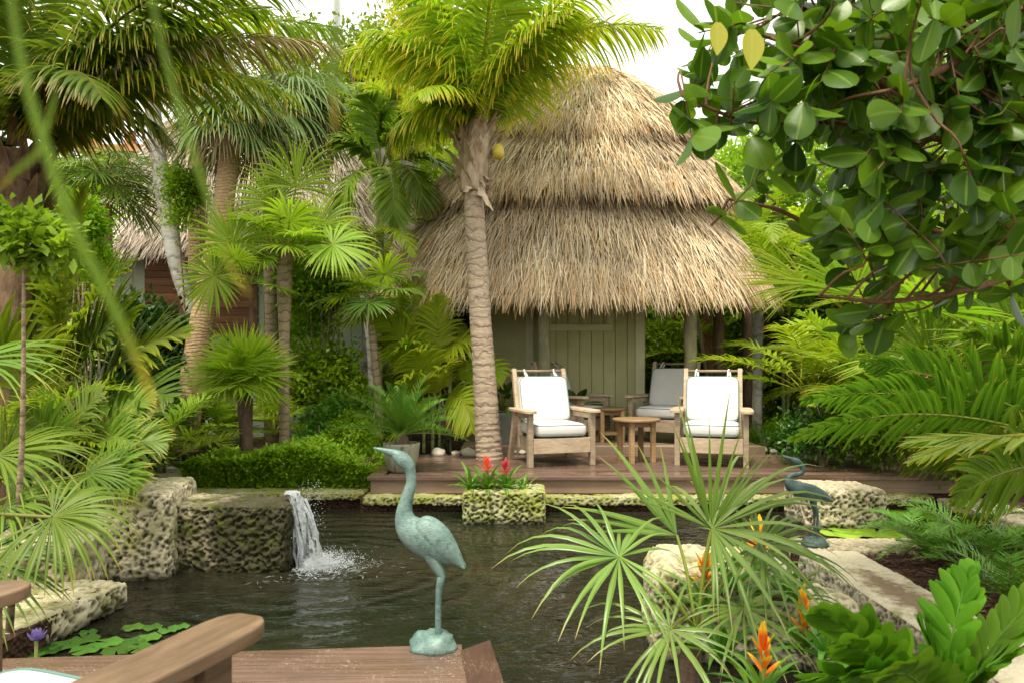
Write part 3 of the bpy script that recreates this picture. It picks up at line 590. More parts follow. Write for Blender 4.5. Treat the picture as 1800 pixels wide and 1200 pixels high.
# ------------------------------------------------------------------ chairs & tables
def cushion(name,par,c,s,M3,ties=False):
    m=MB(); superell(m,c,s,.3,28,16,M3); o=m.build(name,M['cushion'],par)
    m=MB(); M3=np.asarray(M3); w=np.linspace(0,2*PI,72,endpoint=True); sp=lambda a:np.sign(a)*np.abs(a)**.22
    for zz in (.72,-.72):
        q=np.stack([sp(np.cos(w))*s[0]*.965,sp(np.sin(w))*s[1]*.965,0*w+s[2]*zz],1)@M3.T+np.asarray(c); tube(m,q,.0042,5,cap=False)
    m.build('piping',M['piping'],o)
    return o
def rotx(a): return np.array([[1,0,0],[0,math.cos(a),-math.sin(a)],[0,math.sin(a),math.cos(a)]])
def chair(name,loc,rz,label,group=None,wood='teak'):
    t=thing(name,loc,label,'chair',group,rz); t.scale=(1.13,1.06,1.015) if wood=='teak' else (1,1,1); wd=M[wood]
    for s in (-1,1):
        m=MB(); box(m,(s*.315,-.30,.285),(.05,.07,.57),r=.3); m.build('front_leg',wd,t,smooth=False,bevel=.005)
        m=MB(); beam(m,(s*.315,.38,0),(s*.315,.17,.57),.05,.07,side=(1,0,0),r=.5); m.build('rear_leg',wd,t,smooth=False,bevel=.005)
        m=MB(); n=16; ys=np.concatenate([[-.405,-.398,-.385,-.365,-.34],np.linspace(-.30,.30,11)]); hw=np.array([.016,.034,.047,.056,.060]+[.061]*8+[.052,.045,.035])
        V=[]; 
        for y,h in zip(ys,hw): V+=[(s*.325-h,y,.57),(s*.325+h,y,.57),(s*.325+h,y,.60),(s*.325-h,y,.60)]
        f=[]
        for i in range(n-1):
            for j in range(4): f.append((i*4+j,i*4+(j+1)%4,i*4+4+(j+1)%4,i*4+4+j))
        f+=[(0,3,2,1),((n-1)*4,(n-1)*4+1,(n-1)*4+2,(n-1)*4+3)]
        m.add(V,f,0,.8); box(m,(s*.30,-.02,.535),(.025,.56,.055),r=.6); m.build('armrest',wd if wood!='teakarm' else wd,t,smooth=False,bevel=.005)
        m=MB(); beam(m,(s*.27,.14,.16),(s*.27,.42,1.03),.045,.06,side=(1,0,0),r=.9); m.build('back_post',wd,t,smooth=False,bevel=.005)
        m=MB(); box(m,(s*.275,.0,.225),(.028,.58,.15),r=.1); m.build('side_rail',wd,t,smooth=False,bevel=.004)
    m=MB(); box(m,(0,-.32,.225),(.576,.03,.16),r=.7); m.build('front_rail',wd,t,smooth=False,bevel=.004)
    m=MB()
    for x in np.linspace(-.2,.2,5): beam(m,(x,.19,.30),(x,.385,.93),.05,.018,side=(1,0,0),r=abs(x))
    beam(m,(-.25,.36,.90),(.25,.36,.90),.018,.09,side=(0,1,-.3),r=.2); beam(m,(-.25,.16,.20),(.25,.16,.20),.02,.1,side=(0,1,0)); m.build('back_slats',wd,t,smooth=False,bevel=.003)
    m=MB(); tube(m,[(-.30,.413,1.005),(.30,.413,1.005)],.016,10); m.build('top_rail',wd,t)
    m=MB(); box(m,(0,-.02,.28),(.54,.56,.02)); m.build('seat_base',wd,t,smooth=False)
    cushion('seat_cushion',t,(0,-.04,.385),(.262,.31,.076),np.eye(3))
    bc=cushion('back_cushion',t,(0,.235,.69),(.262,.265,.062),rotx(PI/2-R_(17)))
    for x in (-.16,.16):
        m=MB(); tube(m,spline([(x-.01,.27,.92),(x-.01,.35,.985),(x,.40,1.026),(x+.005,.432,1.0),(x+.012,.385,.985),(x+.015,.30,.93)],14),.009,6); m.build('tie',M['cushion'],bc)
    return t
chair('lounge_chair',(.44,7.98,0),R_(17),'weathered wooden lounge chair with white cushions nearest the coconut palm trunk')
chair('lounge_chair',(2.235,7.95,0),R_(-17),'weathered wooden lounge chair with white cushions right of the round table, facing the pond')
chair('lounge_chair',(2.04,9.45,.085),R_(-32),'shaded lounge chair with grey looking cushions against the open side of the hut')
chair('lounge_chair',(.82,9.55,.085),R_(55),'mostly hidden lounge chair in the shade behind the front left chair')
nc=chair('lounge_chair',(-1.005,1.205,ZN),R_(160),'brown wooden lounge chair cut off by the lower left corner on the near deck',wood='teakarm'); nc.scale=(1.04,1.04,1.05)
def table(loc,label,wood,h=.49,r=.27,rz=0.):
    t=thing('side_table',loc,label,'table',None,rz)
    m=MB(); lathe(m,(0,0,0),[(.001,h-.028),(r-.004,h-.028),(r,h-.02),(r,h-.006),(r-.006,h),(.001,h)],48); m.build('table_top',M[wood],t,smooth=False)
    for i in range(4):
        a=PI/4+i*PI/2; m=MB(); box(m,(.19*math.cos(a),.19*math.sin(a),(h-.03)/2),(.05,.05,h-.03),rz=0,r=i*.25); m.build('leg',M[wood],t,smooth=False,bevel=.004)
    m=MB()
    for s in (-1,1): box(m,(s*.135,0,h-.06),(.02,.22,.06)); box(m,(0,s*.135,h-.06),(.22,.02,.06))
    m.build('apron',M[wood],t,smooth=False,bevel=.003)
    if h<.46:
        m=MB()
        for s in (-1,1): box(m,(s*.135,0,.12),(.025,.22,.04),r=.3); box(m,(0,s*.135,.12),(.245,.025,.036),r=.4)
        m.build('stretcher',M[wood],t,smooth=False)
table((1.41,8.06,0),'small round wooden side table between the two front chairs','teakw',rz=R_(20))
table((1.28,9.35,.085),'orange wooden stool table in the shade behind the round table','teakw',.45,.23,R_(8))
# ------------------------------------------------------------------ herons
def heron(name,base,s,prof,legs,basew,mat,label,crest=None,wing=None):
    """prof: list of (x,z,halfheight) metres in the statue's own side-on plane"""
    t=thing(name,base,label,'statue')
    p=np.array(prof,float)*s; q=spline(p,90); P=np.stack([q[:,0],0*q[:,0],q[:,1]],1); 
    rs=np.interp(np.arange(90),[0,14,24,40,56,89],[1,1,.84,.84,.93,.93]); m=MB(); tube(m,P,np.maximum(q[:,2]*rs,.0015),18,ref=(0,1,0),sx=1.0)
    m.xform(lambda v:v*np.array([1,.80,1])); b=m.build('body',M[mat],t)
    if wing:
        for sg in (-1,1):
            m=MB(); w=spline(np.array(wing,float)*s,30); P=np.stack([w[:,0],sg*np.maximum(.62*w[:,2]*np.ones(30),.003)*.92,w[:,1]],1); tube(m,P,np.maximum(w[:,2]*.8,.002),14,ref=(0,1,0),sx=1.); 
            m.V=[np.stack([v[:,0],sg*.52*w[:,2].max()+(v[:,1]-sg*.57*w[:,2].max())*.42,v[:,2]],1) for v in m.V]
            m.build('wing',M[mat],t)
    for lg in legs:
        m=MB(); l=spline(np.array(lg,float)*s,24); tube(m,l[:,:3],np.maximum(l[:,3],.001),10,ref=(0,1,0)); m.build('leg',M[mat],t)
    m=MB(); u=np.append(np.linspace(-.3,PI/2-.12,8),PI/2-1e-4); wv=np.linspace(0,2*PI,26,endpoint=False)
    V=np.stack([np.outer(np.cos(u)**.4,np.cos(wv))*basew[0],np.outer(np.cos(u)**.4,np.sin(wv))*basew[1],np.repeat(np.sin(u)[:,None],26,1)*basew[2]],-1).reshape(-1,3)
    V=V*(1+fbm(V*26,4)[:,None]*.8*np.array([1,1,1.1])); V[:,2]=np.maximum(V[:,2],-.002+0*V[:,2]); n=26; i=np.arange(8)[:,None]*n; j=np.arange(n)[None]; m.add(V,np.stack([i+j,i+(j+1)%n,i+n+(j+1)%n,i+n+j],-1).reshape(-1,4)); m.build('rock_base',M[mat],t)
    if crest:
        for c in crest:
            m=MB(); c=spline(np.array(c,float)*s,8); tube(m,np.stack([c[:,0],0*c[:,0],c[:,1]],1),np.linspace(.006,.0015,8)*s/ .0023*.0023,6); m.build('crest',M[mat],t)
    for sg in (-1,1):
        pass
    return t
k=1/431.
def hp(l,ox,oy): return [((a-ox)*k,(oy-b)*k,c*k) for a,b,c in l]
hb=G(763,1138,ZN)
body=hp([(657,788,1.5),(672,792,4),(690,797,7),(699,802,11),(708,809,15),(717,818,14),(722,832,11),(723,850,11),(718,868,12.5),(713,886,14),(711,902,17),(714,917,22),(724,931,29),(742,943,34),(761,956,34),(780,968,28),(797,979,18),(808,988,9),(818,997,2)],763,1138)
legs=[[(-.03+.002,.018,.41,.036),(.000,.018,.355,.026),(.028,.018,.300,.0165),(.026,.018,.285,.017),(.016,.018,.22,.0125),(.014,.018,.10,.0125),(.014,.018,.0,.014)],[(-.03+.002,-.018,.41,.036),(.003,-.018,.355,.026),(.031,-.018,.300,.0165),(.03,-.018,.285,.017),(.021,-.018,.22,.0125),(.019,-.018,.10,.0125),(.019,-.018,.0,.014)]]
heron('heron_statue',hb,1.,body,legs,(.092,.075,.062),'bronze','pale green patinated heron statue standing on the near deck corner',crest=[hp([(722,835,0),(730,848,0),(727,868,0)],763,1138)],wing=hp([(735,925,14),(748,930,27),(768,948,30),(788,966,21),(805,984,9),(818,998,2)],763,1138))
k=1/258.; hb2=G(1433,957,-.118)
body=hp([(1372,801,1),(1385,805,2.5),(1393,808,4),(1401,812,7),(1410,820,5.5),(1411,829,5),(1403,834,5),(1392,836,5.5),(1387,843,7.5),(1392,853,12),(1408,861,15),(1428,866,15),(1448,873,10),(1463,881,2)],1433,957)
legs=[[(-.03,.012,.35,.02),(-.015,.012,.27,.012),(0,.012,.2,.009),(-.005,.012,.1,.007),(0,.012,0,.008)],[(-.02,-.012,.35,.02),(-.005,-.012,.27,.012),(.01,-.012,.2,.009),(.007,-.012,.1,.007),(.012,-.012,0,.008)]]
heron('heron_statue',hb2,1.,body,legs,(.085,.06,.05),'bronze2','smaller dark heron statue with a bent neck on the right hand coping',wing=hp([(1395,852,6),(1412,858,12),(1430,864,12),(1448,873,7),(1462,881,2)],1433,957))
# ------------------------------------------------------------------ palms and plants
def trunk(par,rel,pts,rads,mat,n=14,seg=90,ring=0.,nr=30,name='trunk'):
    P=spline(pts,seg); r=spline(np.stack([rads,rads,rads],1),seg)[:,0]
    if ring: s=np.linspace(0,1,seg); ph=(s*nr)%1; r=r*(1+ring*(1-ph)**2)
    m=MB(); tube(m,P,r,n); return m.build(name,M[mat],par,rel=rel)
def proot(name,loc,label,cat='palm tree',group=None): return thing(name,loc,label,cat,group),np.array(loc,float)
def add_frond(par,rel,mat,fn,name='frond'):
    m=MB(); fn(m); return m.build(name,M[mat],par,rel=rel)
# --- hero coconut palm in front of the hut
b=np.array([-.25,8.2,0.]); t,rl=proot('coconut_palm',(W(860,808,8.2)[0],8.2,GZ),'tall coconut palm with ringed trunk rising through the far deck before the thatched hut')
tp=[(861,845,27),(861,808,26),(856,740,23.5),(850,640,21),(843,540,20),(837,430,19),(832,335,18)]
trunk(t,rl,[W(a,b_,8.2) for a,b_,c in tp],[c*.93*8.2/F for a,b_,c in tp],'bark_coco',20,200,.05,46)
trunk(t,rl,[W(832,338,8.2),W(833,300,8.2),W(835,250,8.2),W(838,215,8.2)],[.13,.165,.18,.13],'boot',20,24,name='crownshaft')
rg=RN(5)
for i in range(46):
    a=i*2.4+rg.uniform(-.4,.4); z=345-i*3.1; c=W(834,z,8.2); r0=.15*(1-(z-205)/135*.15)
    o=c+np.array([math.cos(a),math.sin(a),0])*r0; m=MB(); up=1 if z<300 else (-1 if rg.rand()<.55 else 1)
    blades(m,o[None],np.array([[math.cos(a)*.5,math.sin(a)*.5,.8*up]]),np.array([[-math.sin(a),math.cos(a),0]]),rg.uniform(.16,.40),rg.uniform(.08,.20),rg.uniform(-.1,.7)*up,7,lambda s:(1-s)**.7*(.75+.25*np.sin(s*17+z))+.04,.6); 
    m.build('dead_boot',M['boot' if i%3 else 'dry'],t,rel=rl)
m=MB(); u=spline([(0,0,.0),(.05,0,.03),(.068,0,.09),(.05,0,.16),(0.003,0,.19)],20); lathe(m,W(876,282,8.05),[(max(q[0],.002),q[2]) for q in u],20); m.build('coconut',M['cocon'],t,rel=rl)
cc=W(838,215,8.2)
FR=[(600,100,8.4,1.5,0,.75,'coco'),(690,250,8.1,1.9,0,.6,'coco'),(650,-40,8.6,1.1,0,.75,'coco'),
 (885,-190,7.2,.5,0,1.2,'coco'),(925,-130,7.7,.7,.1,1.0,'coco'),(1165,60,7.9,1.45,0,.8,'coco'),(1090,-60,7.3,1.0,.2,.8,'coco'),(1010,20,7.2,1.2,.2,.7,'coco'),(700,-60,7.6,.9,-.2,.75,'coco'),(640,60,7.7,1.4,0,.7,'coco'),(735,170,7.4,1.7,0,.5,'coco'),
 (960,-120,9.5,.9,0,.75,'coco'),(720,-120,9.6,.9,0,.7,'coco'),(1060,60,9.6,1.4,0,.7,'coco'),(640,-40,9.4,1.2,0,.7,'coco'),(790,-220,8.6,.4,0,.7,'coco'),(980,-200,8.2,.6,0,.7,'coco')]
for i,(a,b_,D,ar,ro,ll,mt) in enumerate(FR):
    rg=RN(50+i); add_frond(t,rl,mt,lambda m:frondto(m,cc+np.array([rg.uniform(-.06,.06),rg.uniform(-.06,.06),-.05]),W(a,b_,D),ar,n=92,ll=ll*1.15,lw=.034,vee=-.1,droop=.95,rng=rg,roll=ro,K=6,rr=.028,fold=.3,pet=.10,tipf=.6,sw=(.0,.8)))
# --- top left coconut palm
t,rl=proot('coconut_palm',(W(18,700,5.4)[0],5.4,GZ),'coconut palm with shaggy brown trunk at the left edge, fronds sweeping over the garden')
trunk(t,rl,[W(22,960,5.4),W(22,700,5.4),W(25,370,5.4),W(28,270,5.4)],[.12,.12,.14,.19],'bootd',16,60)
for i in range(34):
    rg=RN(80+i); a=i*2.4; c=W(26,395-i*4.2,5.4); o=c+np.array([math.cos(a),math.sin(a),0])*.16; m=MB()
    blades(m,o[None],np.array([[math.cos(a)*.5,math.sin(a)*.5,.8]]),np.array([[-math.sin(a),math.cos(a),0]]),rg.uniform(.18,.4),rg.uniform(.08,.15),.2,5,lambda s:(1-s)**.7+.05,.5); m.build('dead_boot',M['bootd'],t,rel=rl)
cc=W(28,255,5.4)
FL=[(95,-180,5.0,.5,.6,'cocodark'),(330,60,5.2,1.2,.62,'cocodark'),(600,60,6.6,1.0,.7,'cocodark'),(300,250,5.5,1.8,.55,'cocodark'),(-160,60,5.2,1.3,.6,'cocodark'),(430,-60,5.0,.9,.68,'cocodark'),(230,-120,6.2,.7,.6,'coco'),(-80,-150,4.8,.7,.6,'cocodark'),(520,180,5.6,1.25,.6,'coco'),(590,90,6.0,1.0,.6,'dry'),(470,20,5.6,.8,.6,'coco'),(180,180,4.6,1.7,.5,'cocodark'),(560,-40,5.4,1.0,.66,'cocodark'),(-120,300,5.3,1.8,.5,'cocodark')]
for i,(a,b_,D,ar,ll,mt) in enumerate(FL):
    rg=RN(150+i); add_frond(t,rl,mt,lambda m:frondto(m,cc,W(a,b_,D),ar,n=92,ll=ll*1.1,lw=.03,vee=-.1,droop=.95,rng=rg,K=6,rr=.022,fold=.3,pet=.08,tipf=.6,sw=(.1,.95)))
# --- sabal palms (drooping crowns)
def sabal(base,pts,rads,crown,label,seed,nl=24,Rr=.85,pet=.55,mat='sabal',bark='bark_sabal',elr=(-.8,1.1),ring=.04,droop=1.25,dry=3):
    t,rl=proot('sabal_palm',base,label); trunk(t,rl,pts,rads,bark,16,140,ring,50)
    rg=RN(seed); c=np.asarray(crown,float)
    for i in range(nl):
        az=i*2.399+rg.uniform(-.3,.3); el=elr[0]+(elr[1]-elr[0])*((i+.5)/nl)**.8; d=np.array([math.cos(az)*math.cos(el),math.sin(az)*math.cos(el),math.sin(el)])
        pl=pet*rg.uniform(.7,1.2); h=c+d*pl; ax=nrm(d+np.array([0,0,-.95])); nm=nrm(np.cross(np.cross(d,[0,0,1.]),ax))
        if nm[2]<0: nm=-nm
        add_frond(t,rl,'dry' if i<dry else mat,lambda m:fan(m,h,ax,nm,Rr*rg.uniform(.85,1.1),34,rg.uniform(190,240),.42,droop,rg,K=7,costa=.3,petfrom=c+d*.05,petr=.012,wmul=.9),'fan_leaf')
    return t
sabal((W(325,770,8.4)[0],8.4,GZ),[W(323,790,8.4),W(328,745,8.4),W(345,620,8.4),W(370,480,8.5),W(392,370,8.6),W(405,255,8.7)],[.155,.15,.135,.125,.115,.12],W(406,205,8.7),'sabal palm with a stout leaning tan trunk and drooping leaves left of the thatch palms',201,30,.62,.32)
sabal((W(500,780,10.2)[0],10.2,GZ),[W(480,780,10.2),W(478,600,10.2),W(474,420,10.2),W(478,280,10.2)],[.10,.09,.09,.11],W(488,190,10.2),'sabal palm with drooping grey green crown behind the stout leaning sabal',202,38,.86,.5,bark='bark_thin')
sabal((W(350,780,10.6)[0],10.8,GZ),[W(345,780,10.8),W(345,500,10.8),W(350,180,10.8)],[.13,.12,.12],W(352,130,10.8),'sabal palm with its crown half hidden behind the coconut fronds',203,22,.62,.35)
sabal((W(190,780,9.)[0],9.6,GZ),[W(190,780,9.6),W(185,500,9.6),W(182,360,9.6)],[.1,.1,.1],W(184,315,9.6),'low bushy fan palm before the grey thatch on the left',204,22,.62,.35,'palm',droop=.45,dry=0)
# --- leaning grey palm
t,rl=proot('royal_palm',(W(390,700,9.4)[0],9.4,GZ),'slender grey palm whose pale trunk leans and crosses behind the stout tan trunk')
trunk(t,rl,[W(400,760,9.4),W(384,690,9.4),W(350,580,9.4),W(312,470,9.4),W(292,370,9.4),W(278,270,9.4),W(265,150,9.4),W(258,40,9.4)],[.115,.11,.10,.10,.10,.10,.09,.085],'bark_grey',16,160,.03,30)
rg=RN(7)
for i in range(9): add_frond(t,rl,'palm',lambda m:pinnate(m,W(258,40,9.4),i*.7,.9-.12*(i%3),2.6,50,.5,.03,1.5,.1,.5,rg,K=4,rr=.02))
# --- background grey trunks centre
for i,(pts,rd,D,lab) in enumerate([([(640,770),(650,560),(656,480),(682,420),(690,350),(660,240)],.085,10.9,'crooked pale trunk palm left of the thatched roof edge'),([(720,760),(722,480),(716,320),(712,220)],.10,12.0,'straight pinkish grey palm trunk behind the roof edge'),([(738,760),(738,480),(735,360),(730,240)],.06,12.6,'thin straight palm trunk beside the pinkish grey one'),([(660,780),(655,620),(640,500),(636,440)],.075,9.6,'slim pale trunk leaning behind the small thatch palm')]):
    t,rl=proot('slender_palm',(W(*pts[0],D)[0],D,GZ),lab); trunk(t,rl,[W(a,b_,D) for a,b_ in pts],[rd*1.1]+[rd]*(len(pts)-1),'bark_grey' if i!=2 else 'cane',12,60,.03,20); rg=RN(300+i)
    c=W(*pts[-1],D)
    for j in range(8): add_frond(t,rl,'areca' if i else 'palm',lambda m:pinnate(m,c,j*.8+i,.9-.1*(j%4),1.5,36,.42,.032,1.7,.1,.45,rg,K=4))
# --- thatch palms with bright fans
def fanpalm(base,tpts,trad,bark,leaves,label,mat='thatchp',seed=1,name='thatch_palm',petr=.007,droop=.25,n=40,crown=None,fold=.45,join=.5,cup=.1,jit=.04):
    t,rl=proot(name,base,label); 
    if tpts is not None: trunk(t,rl,tpts,trad,bark,12,70,.05,24)
    c0=np.asarray(crown if crown is not None else tpts[-1],float); rg=RN(seed)
    for L in leaves:
        h,ax,nm,Rr,sp=L[:5]; mt=L[5] if len(L)>5 else mat
        add_frond(t,rl,mt,lambda m:fan(m,h,ax,nm,Rr,L[7] if len(L)>7 else n,sp,join,droop*(L[6] if len(L)>6 else 1.),rg,K=7,petfrom=c0,petr=petr,fold=fold,cup=cup,jit=jit),'fan_leaf')
    return t
def autofans(c,n,pet,Rr,seed,el=(-.3,1.3),mats=None,sp=320,tilt=-.25):
    rg=RN(seed); o=[]
    for i in range(n):
        az=i*2.399+rg.uniform(-.3,.3); e=el[0]+(el[1]-el[0])*(i+.5)/n; d=np.array([math.cos(az)*math.cos(e),math.sin(az)*math.cos(e),math.sin(e)])
        h=np.asarray(c)+d*pet*rg.uniform(.8,1.15); ax=nrm(d+np.array([0,0,tilt])); nm=np.cross(np.cross(d,[0,0,1.]),ax); nm=nm if nm[2]>0 else -nm
        o.append((h,ax,nrm(nm+d*.25),Rr*rg.uniform(.85,1.1),sp)+((mats[i%len(mats)],) if mats else ()))
    return o
cam=np.array([0,-1.,.25])
c1=W(502,440,7.9)
lv=autofans(c1,13,.36,.46,31)
lv+= [(W(520,330,7.8),(0.1,0,1),cam,.62,200),(W(585,430,7.7),(.9,-.1,-.35),cam+[.2,0,.5],.55,290),(W(560,400,8.0),(.8,.2,.3),cam,.55,280),(W(480,360,7.9),(-.3,0,.9),cam,.55,220)]
fanpalm((W(500,775,7.9)[0],7.9,GZ),[W(500,785,7.9),W(500,700,7.9),W(500,600,7.9),W(500,500,7.9),c1],[.055,.055,.055,.08,.07],'bark_thin',lv,'tall thatch palm with bright green fans standing in the hedge bed',seed=32,droop=.6)
lv=[(W(408,428,7.6),(.25,0,.95),(.1,-1,.15),.50,350),(W(376,486,7.5),(-.35,0,-.9),(-.1,-1,.2),.48,345)]
t=fanpalm((W(440,775,7.7)[0],7.75,GZ),[W(441,775,7.75),W(441,640,7.75),W(442,560,7.75),W(440,500,7.75)],[.02,.02,.02,.018],'bark_dark',lv+autofans(W(440,500,7.75),4,.3,.34,33),'slim young thatch palm with two round fans facing the viewer',seed=34)
c2=W(428,672,7.35)
lv=autofans(c2,15,.22,.44,35,(-.35,1.45)); lv+=[(W(425,645,7.2),(0,0,1),(0,-1,.3),.5,250),(W(450,660,7.2),(.8,-.2,-.1),(.2,-.8,.6),.48,260),(W(400,660,7.2),(-.8,-.2,.1),(-.2,-.8,.6),.48,260)]
fanpalm((W(432,770,7.35)[0],7.35,GZ),[W(434,790,7.35),W(432,750,7.35),W(428,700,7.35),c2],[.06,.065,.06,.05],'bark_dark',lv,'short thatch palm with a dark rough trunk and bright fans in the hedge',seed=36)
c3=W(665,520,8.6); lv=autofans(c3,11,.34,.46,37,(-.7,1.0),['thatchp','thatchp','silver'])
fanpalm((W(662,770,8.6)[0],8.6,GZ),[W(666,770,8.6),W(664,680,8.6),W(655,590,8.6),W(652,530,8.6),c3],[.055,.05,.045,.045,.04],'bark_thin',lv,'thatch palm with browning fan tips by the left edge of the thatched roof',seed=38,droop=.55)
c4=W(395,720,8.8); fanpalm((c4[0],8.8,GZ),None,None,None,autofans(c4-[0,0,.25],10,.25,.36,39,(0,1.3)),'low fan palm seedling right of the stout tan trunk',seed=40,crown=c4-[0,0,.4])
c4=W(482,700,8.9); fanpalm((c4[0],8.9,GZ),None,None,None,autofans(c4-[0,0,.35],8,.3,.30,41,(0,1.3),['arecay','thatchp']),'low yellowing fan palm seedling behind the thatch palm trunks',seed=42,crown=c4-[0,0,.45])
# --- foreground fan palm lower left
c5=np.array([-3.1,3.55,.0])
def lf(px,py,D,ax,nm,Rr,sp,*k): return (W(px,py,D),ax,nm,Rr,sp)+k
lv=[lf(92,908,3.05,(.85,-.15,-.15),(.1,-.65,.75),.42,260,'palm',2.2),lf(-5,800,3.5,(.9,-.1,.05),(.1,-.4,.9),.58,200,'palm',1.5),lf(5,890,3.3,(.8,-.3,.1),(.1,-.5,.9),.42,230,'palm',1.6),lf(-60,640,3.8,(.9,0,.1),(.1,-.4,.9),.60,210,'palm',1.5),lf(0,830,3.8,(.5,-.1,.8),(0,-.9,.4),.45,220,'palm'),lf(-60,990,3.0,(.8,-.2,-.2),(.1,-.5,.9),.5,220,'arecad',1.5),lf(150,830,4.1,(.9,-.1,-.1),(.1,-.5,.8),.36,230,'palm',1.5)]
fanpalm((-3.0,3.55,GZ),None,None,None,lv,'large glossy fan palm spreading over the stone slabs at the lower left',seed=43,crown=c5,petr=.008,droop=.5,name='fan_palm',n=42,join=.42,fold=.6)
# --- foreground palmetto lower right
c6=W(1225,1110,2.95)
lv=[lf(1088,978,2.8,(-1,-.1,.12),(-.05,-.5,.88),.52,300),lf(1250,928,3.0,(-.12,0,1.),(.0,-1,.15),.60,105,'silver',.15,14),lf(1252,928,2.95,(.85,-.2,.25),(.1,-.5,.9),.64,210,'silver',1.,21),lf(1190,940,3.05,(-.75,.1,.7),(.1,-.8,.4),.56,80,'silver',.25,7),lf(1335,955,2.9,(.85,-.3,-.1),(.1,-.5,.85),.46,280),lf(1178,1106,2.6,(-.7,-.4,-.2),(-.05,-.5,.85),.40,290),lf(1307,1068,2.75,(.3,-.6,-.3),(.05,-.4,.9),.36,280)]
fanpalm((c6[0],2.95,-.36),[W(1214,1290,2.95),W(1212,1200,2.95),W(1216,1120,2.95)],[.04,.045,.04],'bark_dark',lv,'silvery palmetto with long spiky blades in front of the pond at the lower right',mat='silver',seed=44,crown=c6,petr=.006,droop=.75,name='palmetto',n=27,join=.25,fold=.5,jit=.11)
# --- areca and other feather palms
def feather(name,base,label,fr,mat,seed,n=34,ll=.35,lw=.03,droop=.4,vee=.3,canes=None,group=None,rr=.009,cmat='cane',pet=.3,fold=.35,sw=(.35,1.1),K=4,roll=0.):
    t,rl=proot(name,base,label,'palm tree',group); rg=RN(seed)
    for c in (canes or []): trunk(t,rl,[np.array(p,float) for p in c[0]],[c[1]]*len(c[0]),cmat,9,30,.08,8,'cane')
    for q in fr:
        mt=q[4] if len(q)>4 else mat
        add_frond(t,rl,mt,lambda m:frondto(m,q[0],q[1],q[2],n=int(n*q[3]),ll=ll,lw=lw,droop=droop,vee=vee,rng=rg,rr=rr,pet=pet,fold=fold,sw=sw,K=K,roll=roll*(1+.3*math.sin(q[1][0]*37))))
    return t
def autofr(c,n,L,seed,el=(.4,1.35),sc=1.):
    rg=RN(seed); o=[]
    for i in range(n):
        az=i*2.399+rg.uniform(-.4,.4); e=el[0]+(el[1]-el[0])*(i+.5)/n; ar=rg.uniform(.8,1.5); Lc=L*rg.uniform(.8,1.15); ee=e-ar*.47
        o.append((np.asarray(c,float)+rg.normal(0,.04,3)*[1,1,0],np.asarray(c)+np.array([math.cos(az)*math.cos(ee),math.sin(az)*math.cos(ee),math.sin(ee)])*Lc,ar,sc))
    return o
def clump(px,py,D,n,L,seed,mat,label,ll=.35,lw=.03,el=(.35,1.35),name='areca_palm',group=None,dz=0.,canes=3,**k):
    b=W(px,py,D); b[2]=GZ; c=b+[0,0,dz]; rg=RN(seed+900); cn=[]
    if canes and dz>.15:
        for i in range(canes): o=rg.normal(0,.10,3)*[1,1,0]; cn.append(([b+o*.5,c+o]),) if 0 else cn.append(([b+o*.5,(b+c)/2+o*.8,c+o],.022))
    return feather(name,b,label,autofr(c,n,L,seed,el),mat,seed,ll=ll,lw=lw,canes=cn,group=group,**k)
# left garden: hand placed fronds
feather('areca_palm',(W(120,900,5.6)[0],5.6,GZ),'leafy areca palm with broad arching fronds left of the shuttered wall',[
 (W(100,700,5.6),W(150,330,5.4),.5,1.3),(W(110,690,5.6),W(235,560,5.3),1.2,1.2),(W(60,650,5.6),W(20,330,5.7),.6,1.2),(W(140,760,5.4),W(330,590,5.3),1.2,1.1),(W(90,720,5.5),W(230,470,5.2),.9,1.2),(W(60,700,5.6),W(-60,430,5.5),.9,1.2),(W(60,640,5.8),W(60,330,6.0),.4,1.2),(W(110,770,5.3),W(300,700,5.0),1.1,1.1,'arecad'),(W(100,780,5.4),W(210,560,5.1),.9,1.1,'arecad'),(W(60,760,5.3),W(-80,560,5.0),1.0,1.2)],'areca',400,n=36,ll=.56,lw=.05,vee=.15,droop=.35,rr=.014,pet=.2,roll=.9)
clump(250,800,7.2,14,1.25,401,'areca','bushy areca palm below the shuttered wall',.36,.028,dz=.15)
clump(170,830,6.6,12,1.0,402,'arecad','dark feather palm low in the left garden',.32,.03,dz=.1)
feather('areca_palm',(W(130,900,4.6)[0],4.6,GZ),'low feather palm arching toward the sandy path behind the large fan palm',[(W(130,830,4.7),W(235,780,4.4),1.2,1.2),(W(130,840,4.6),W(290,780,4.7),1.1,1.2),(W(120,830,4.8),W(270,700,4.9),.9,1.2),(W(110,840,4.6),W(180,690,4.6),.8,1.1),(W(110,840,4.5),W(40,720,4.4),.8,1.),(W(130,850,4.4),W(240,860,4.1),1.,1.),(W(110,830,4.8),W(90,690,5.0),.6,1.)],'palm',403,n=36,ll=.30,lw=.028,vee=.1,droop=.4,roll=.8)
clump(15,800,4.9,14,1.05,408,'areca','areca palm in front of the dark left edge trunk',.34,.03,dz=.45)
clump(20,760,7.5,12,1.6,404,'areca','tall areca palm at the far left edge',.45,.035,dz=.5)
clump(330,690,11.,12,1.3,405,'palm','green feather palm below the grey thatch',.4,.03,dz=.6)
clump(60,560,9.,12,1.2,406,'areca','feather palm behind the left coconut trunk',.45,.035,dz=1.0)
clump(210,720,8.4,14,1.1,407,'arecad','dark feather palm in the middle of the left garden',.35,.03,dz=.25)
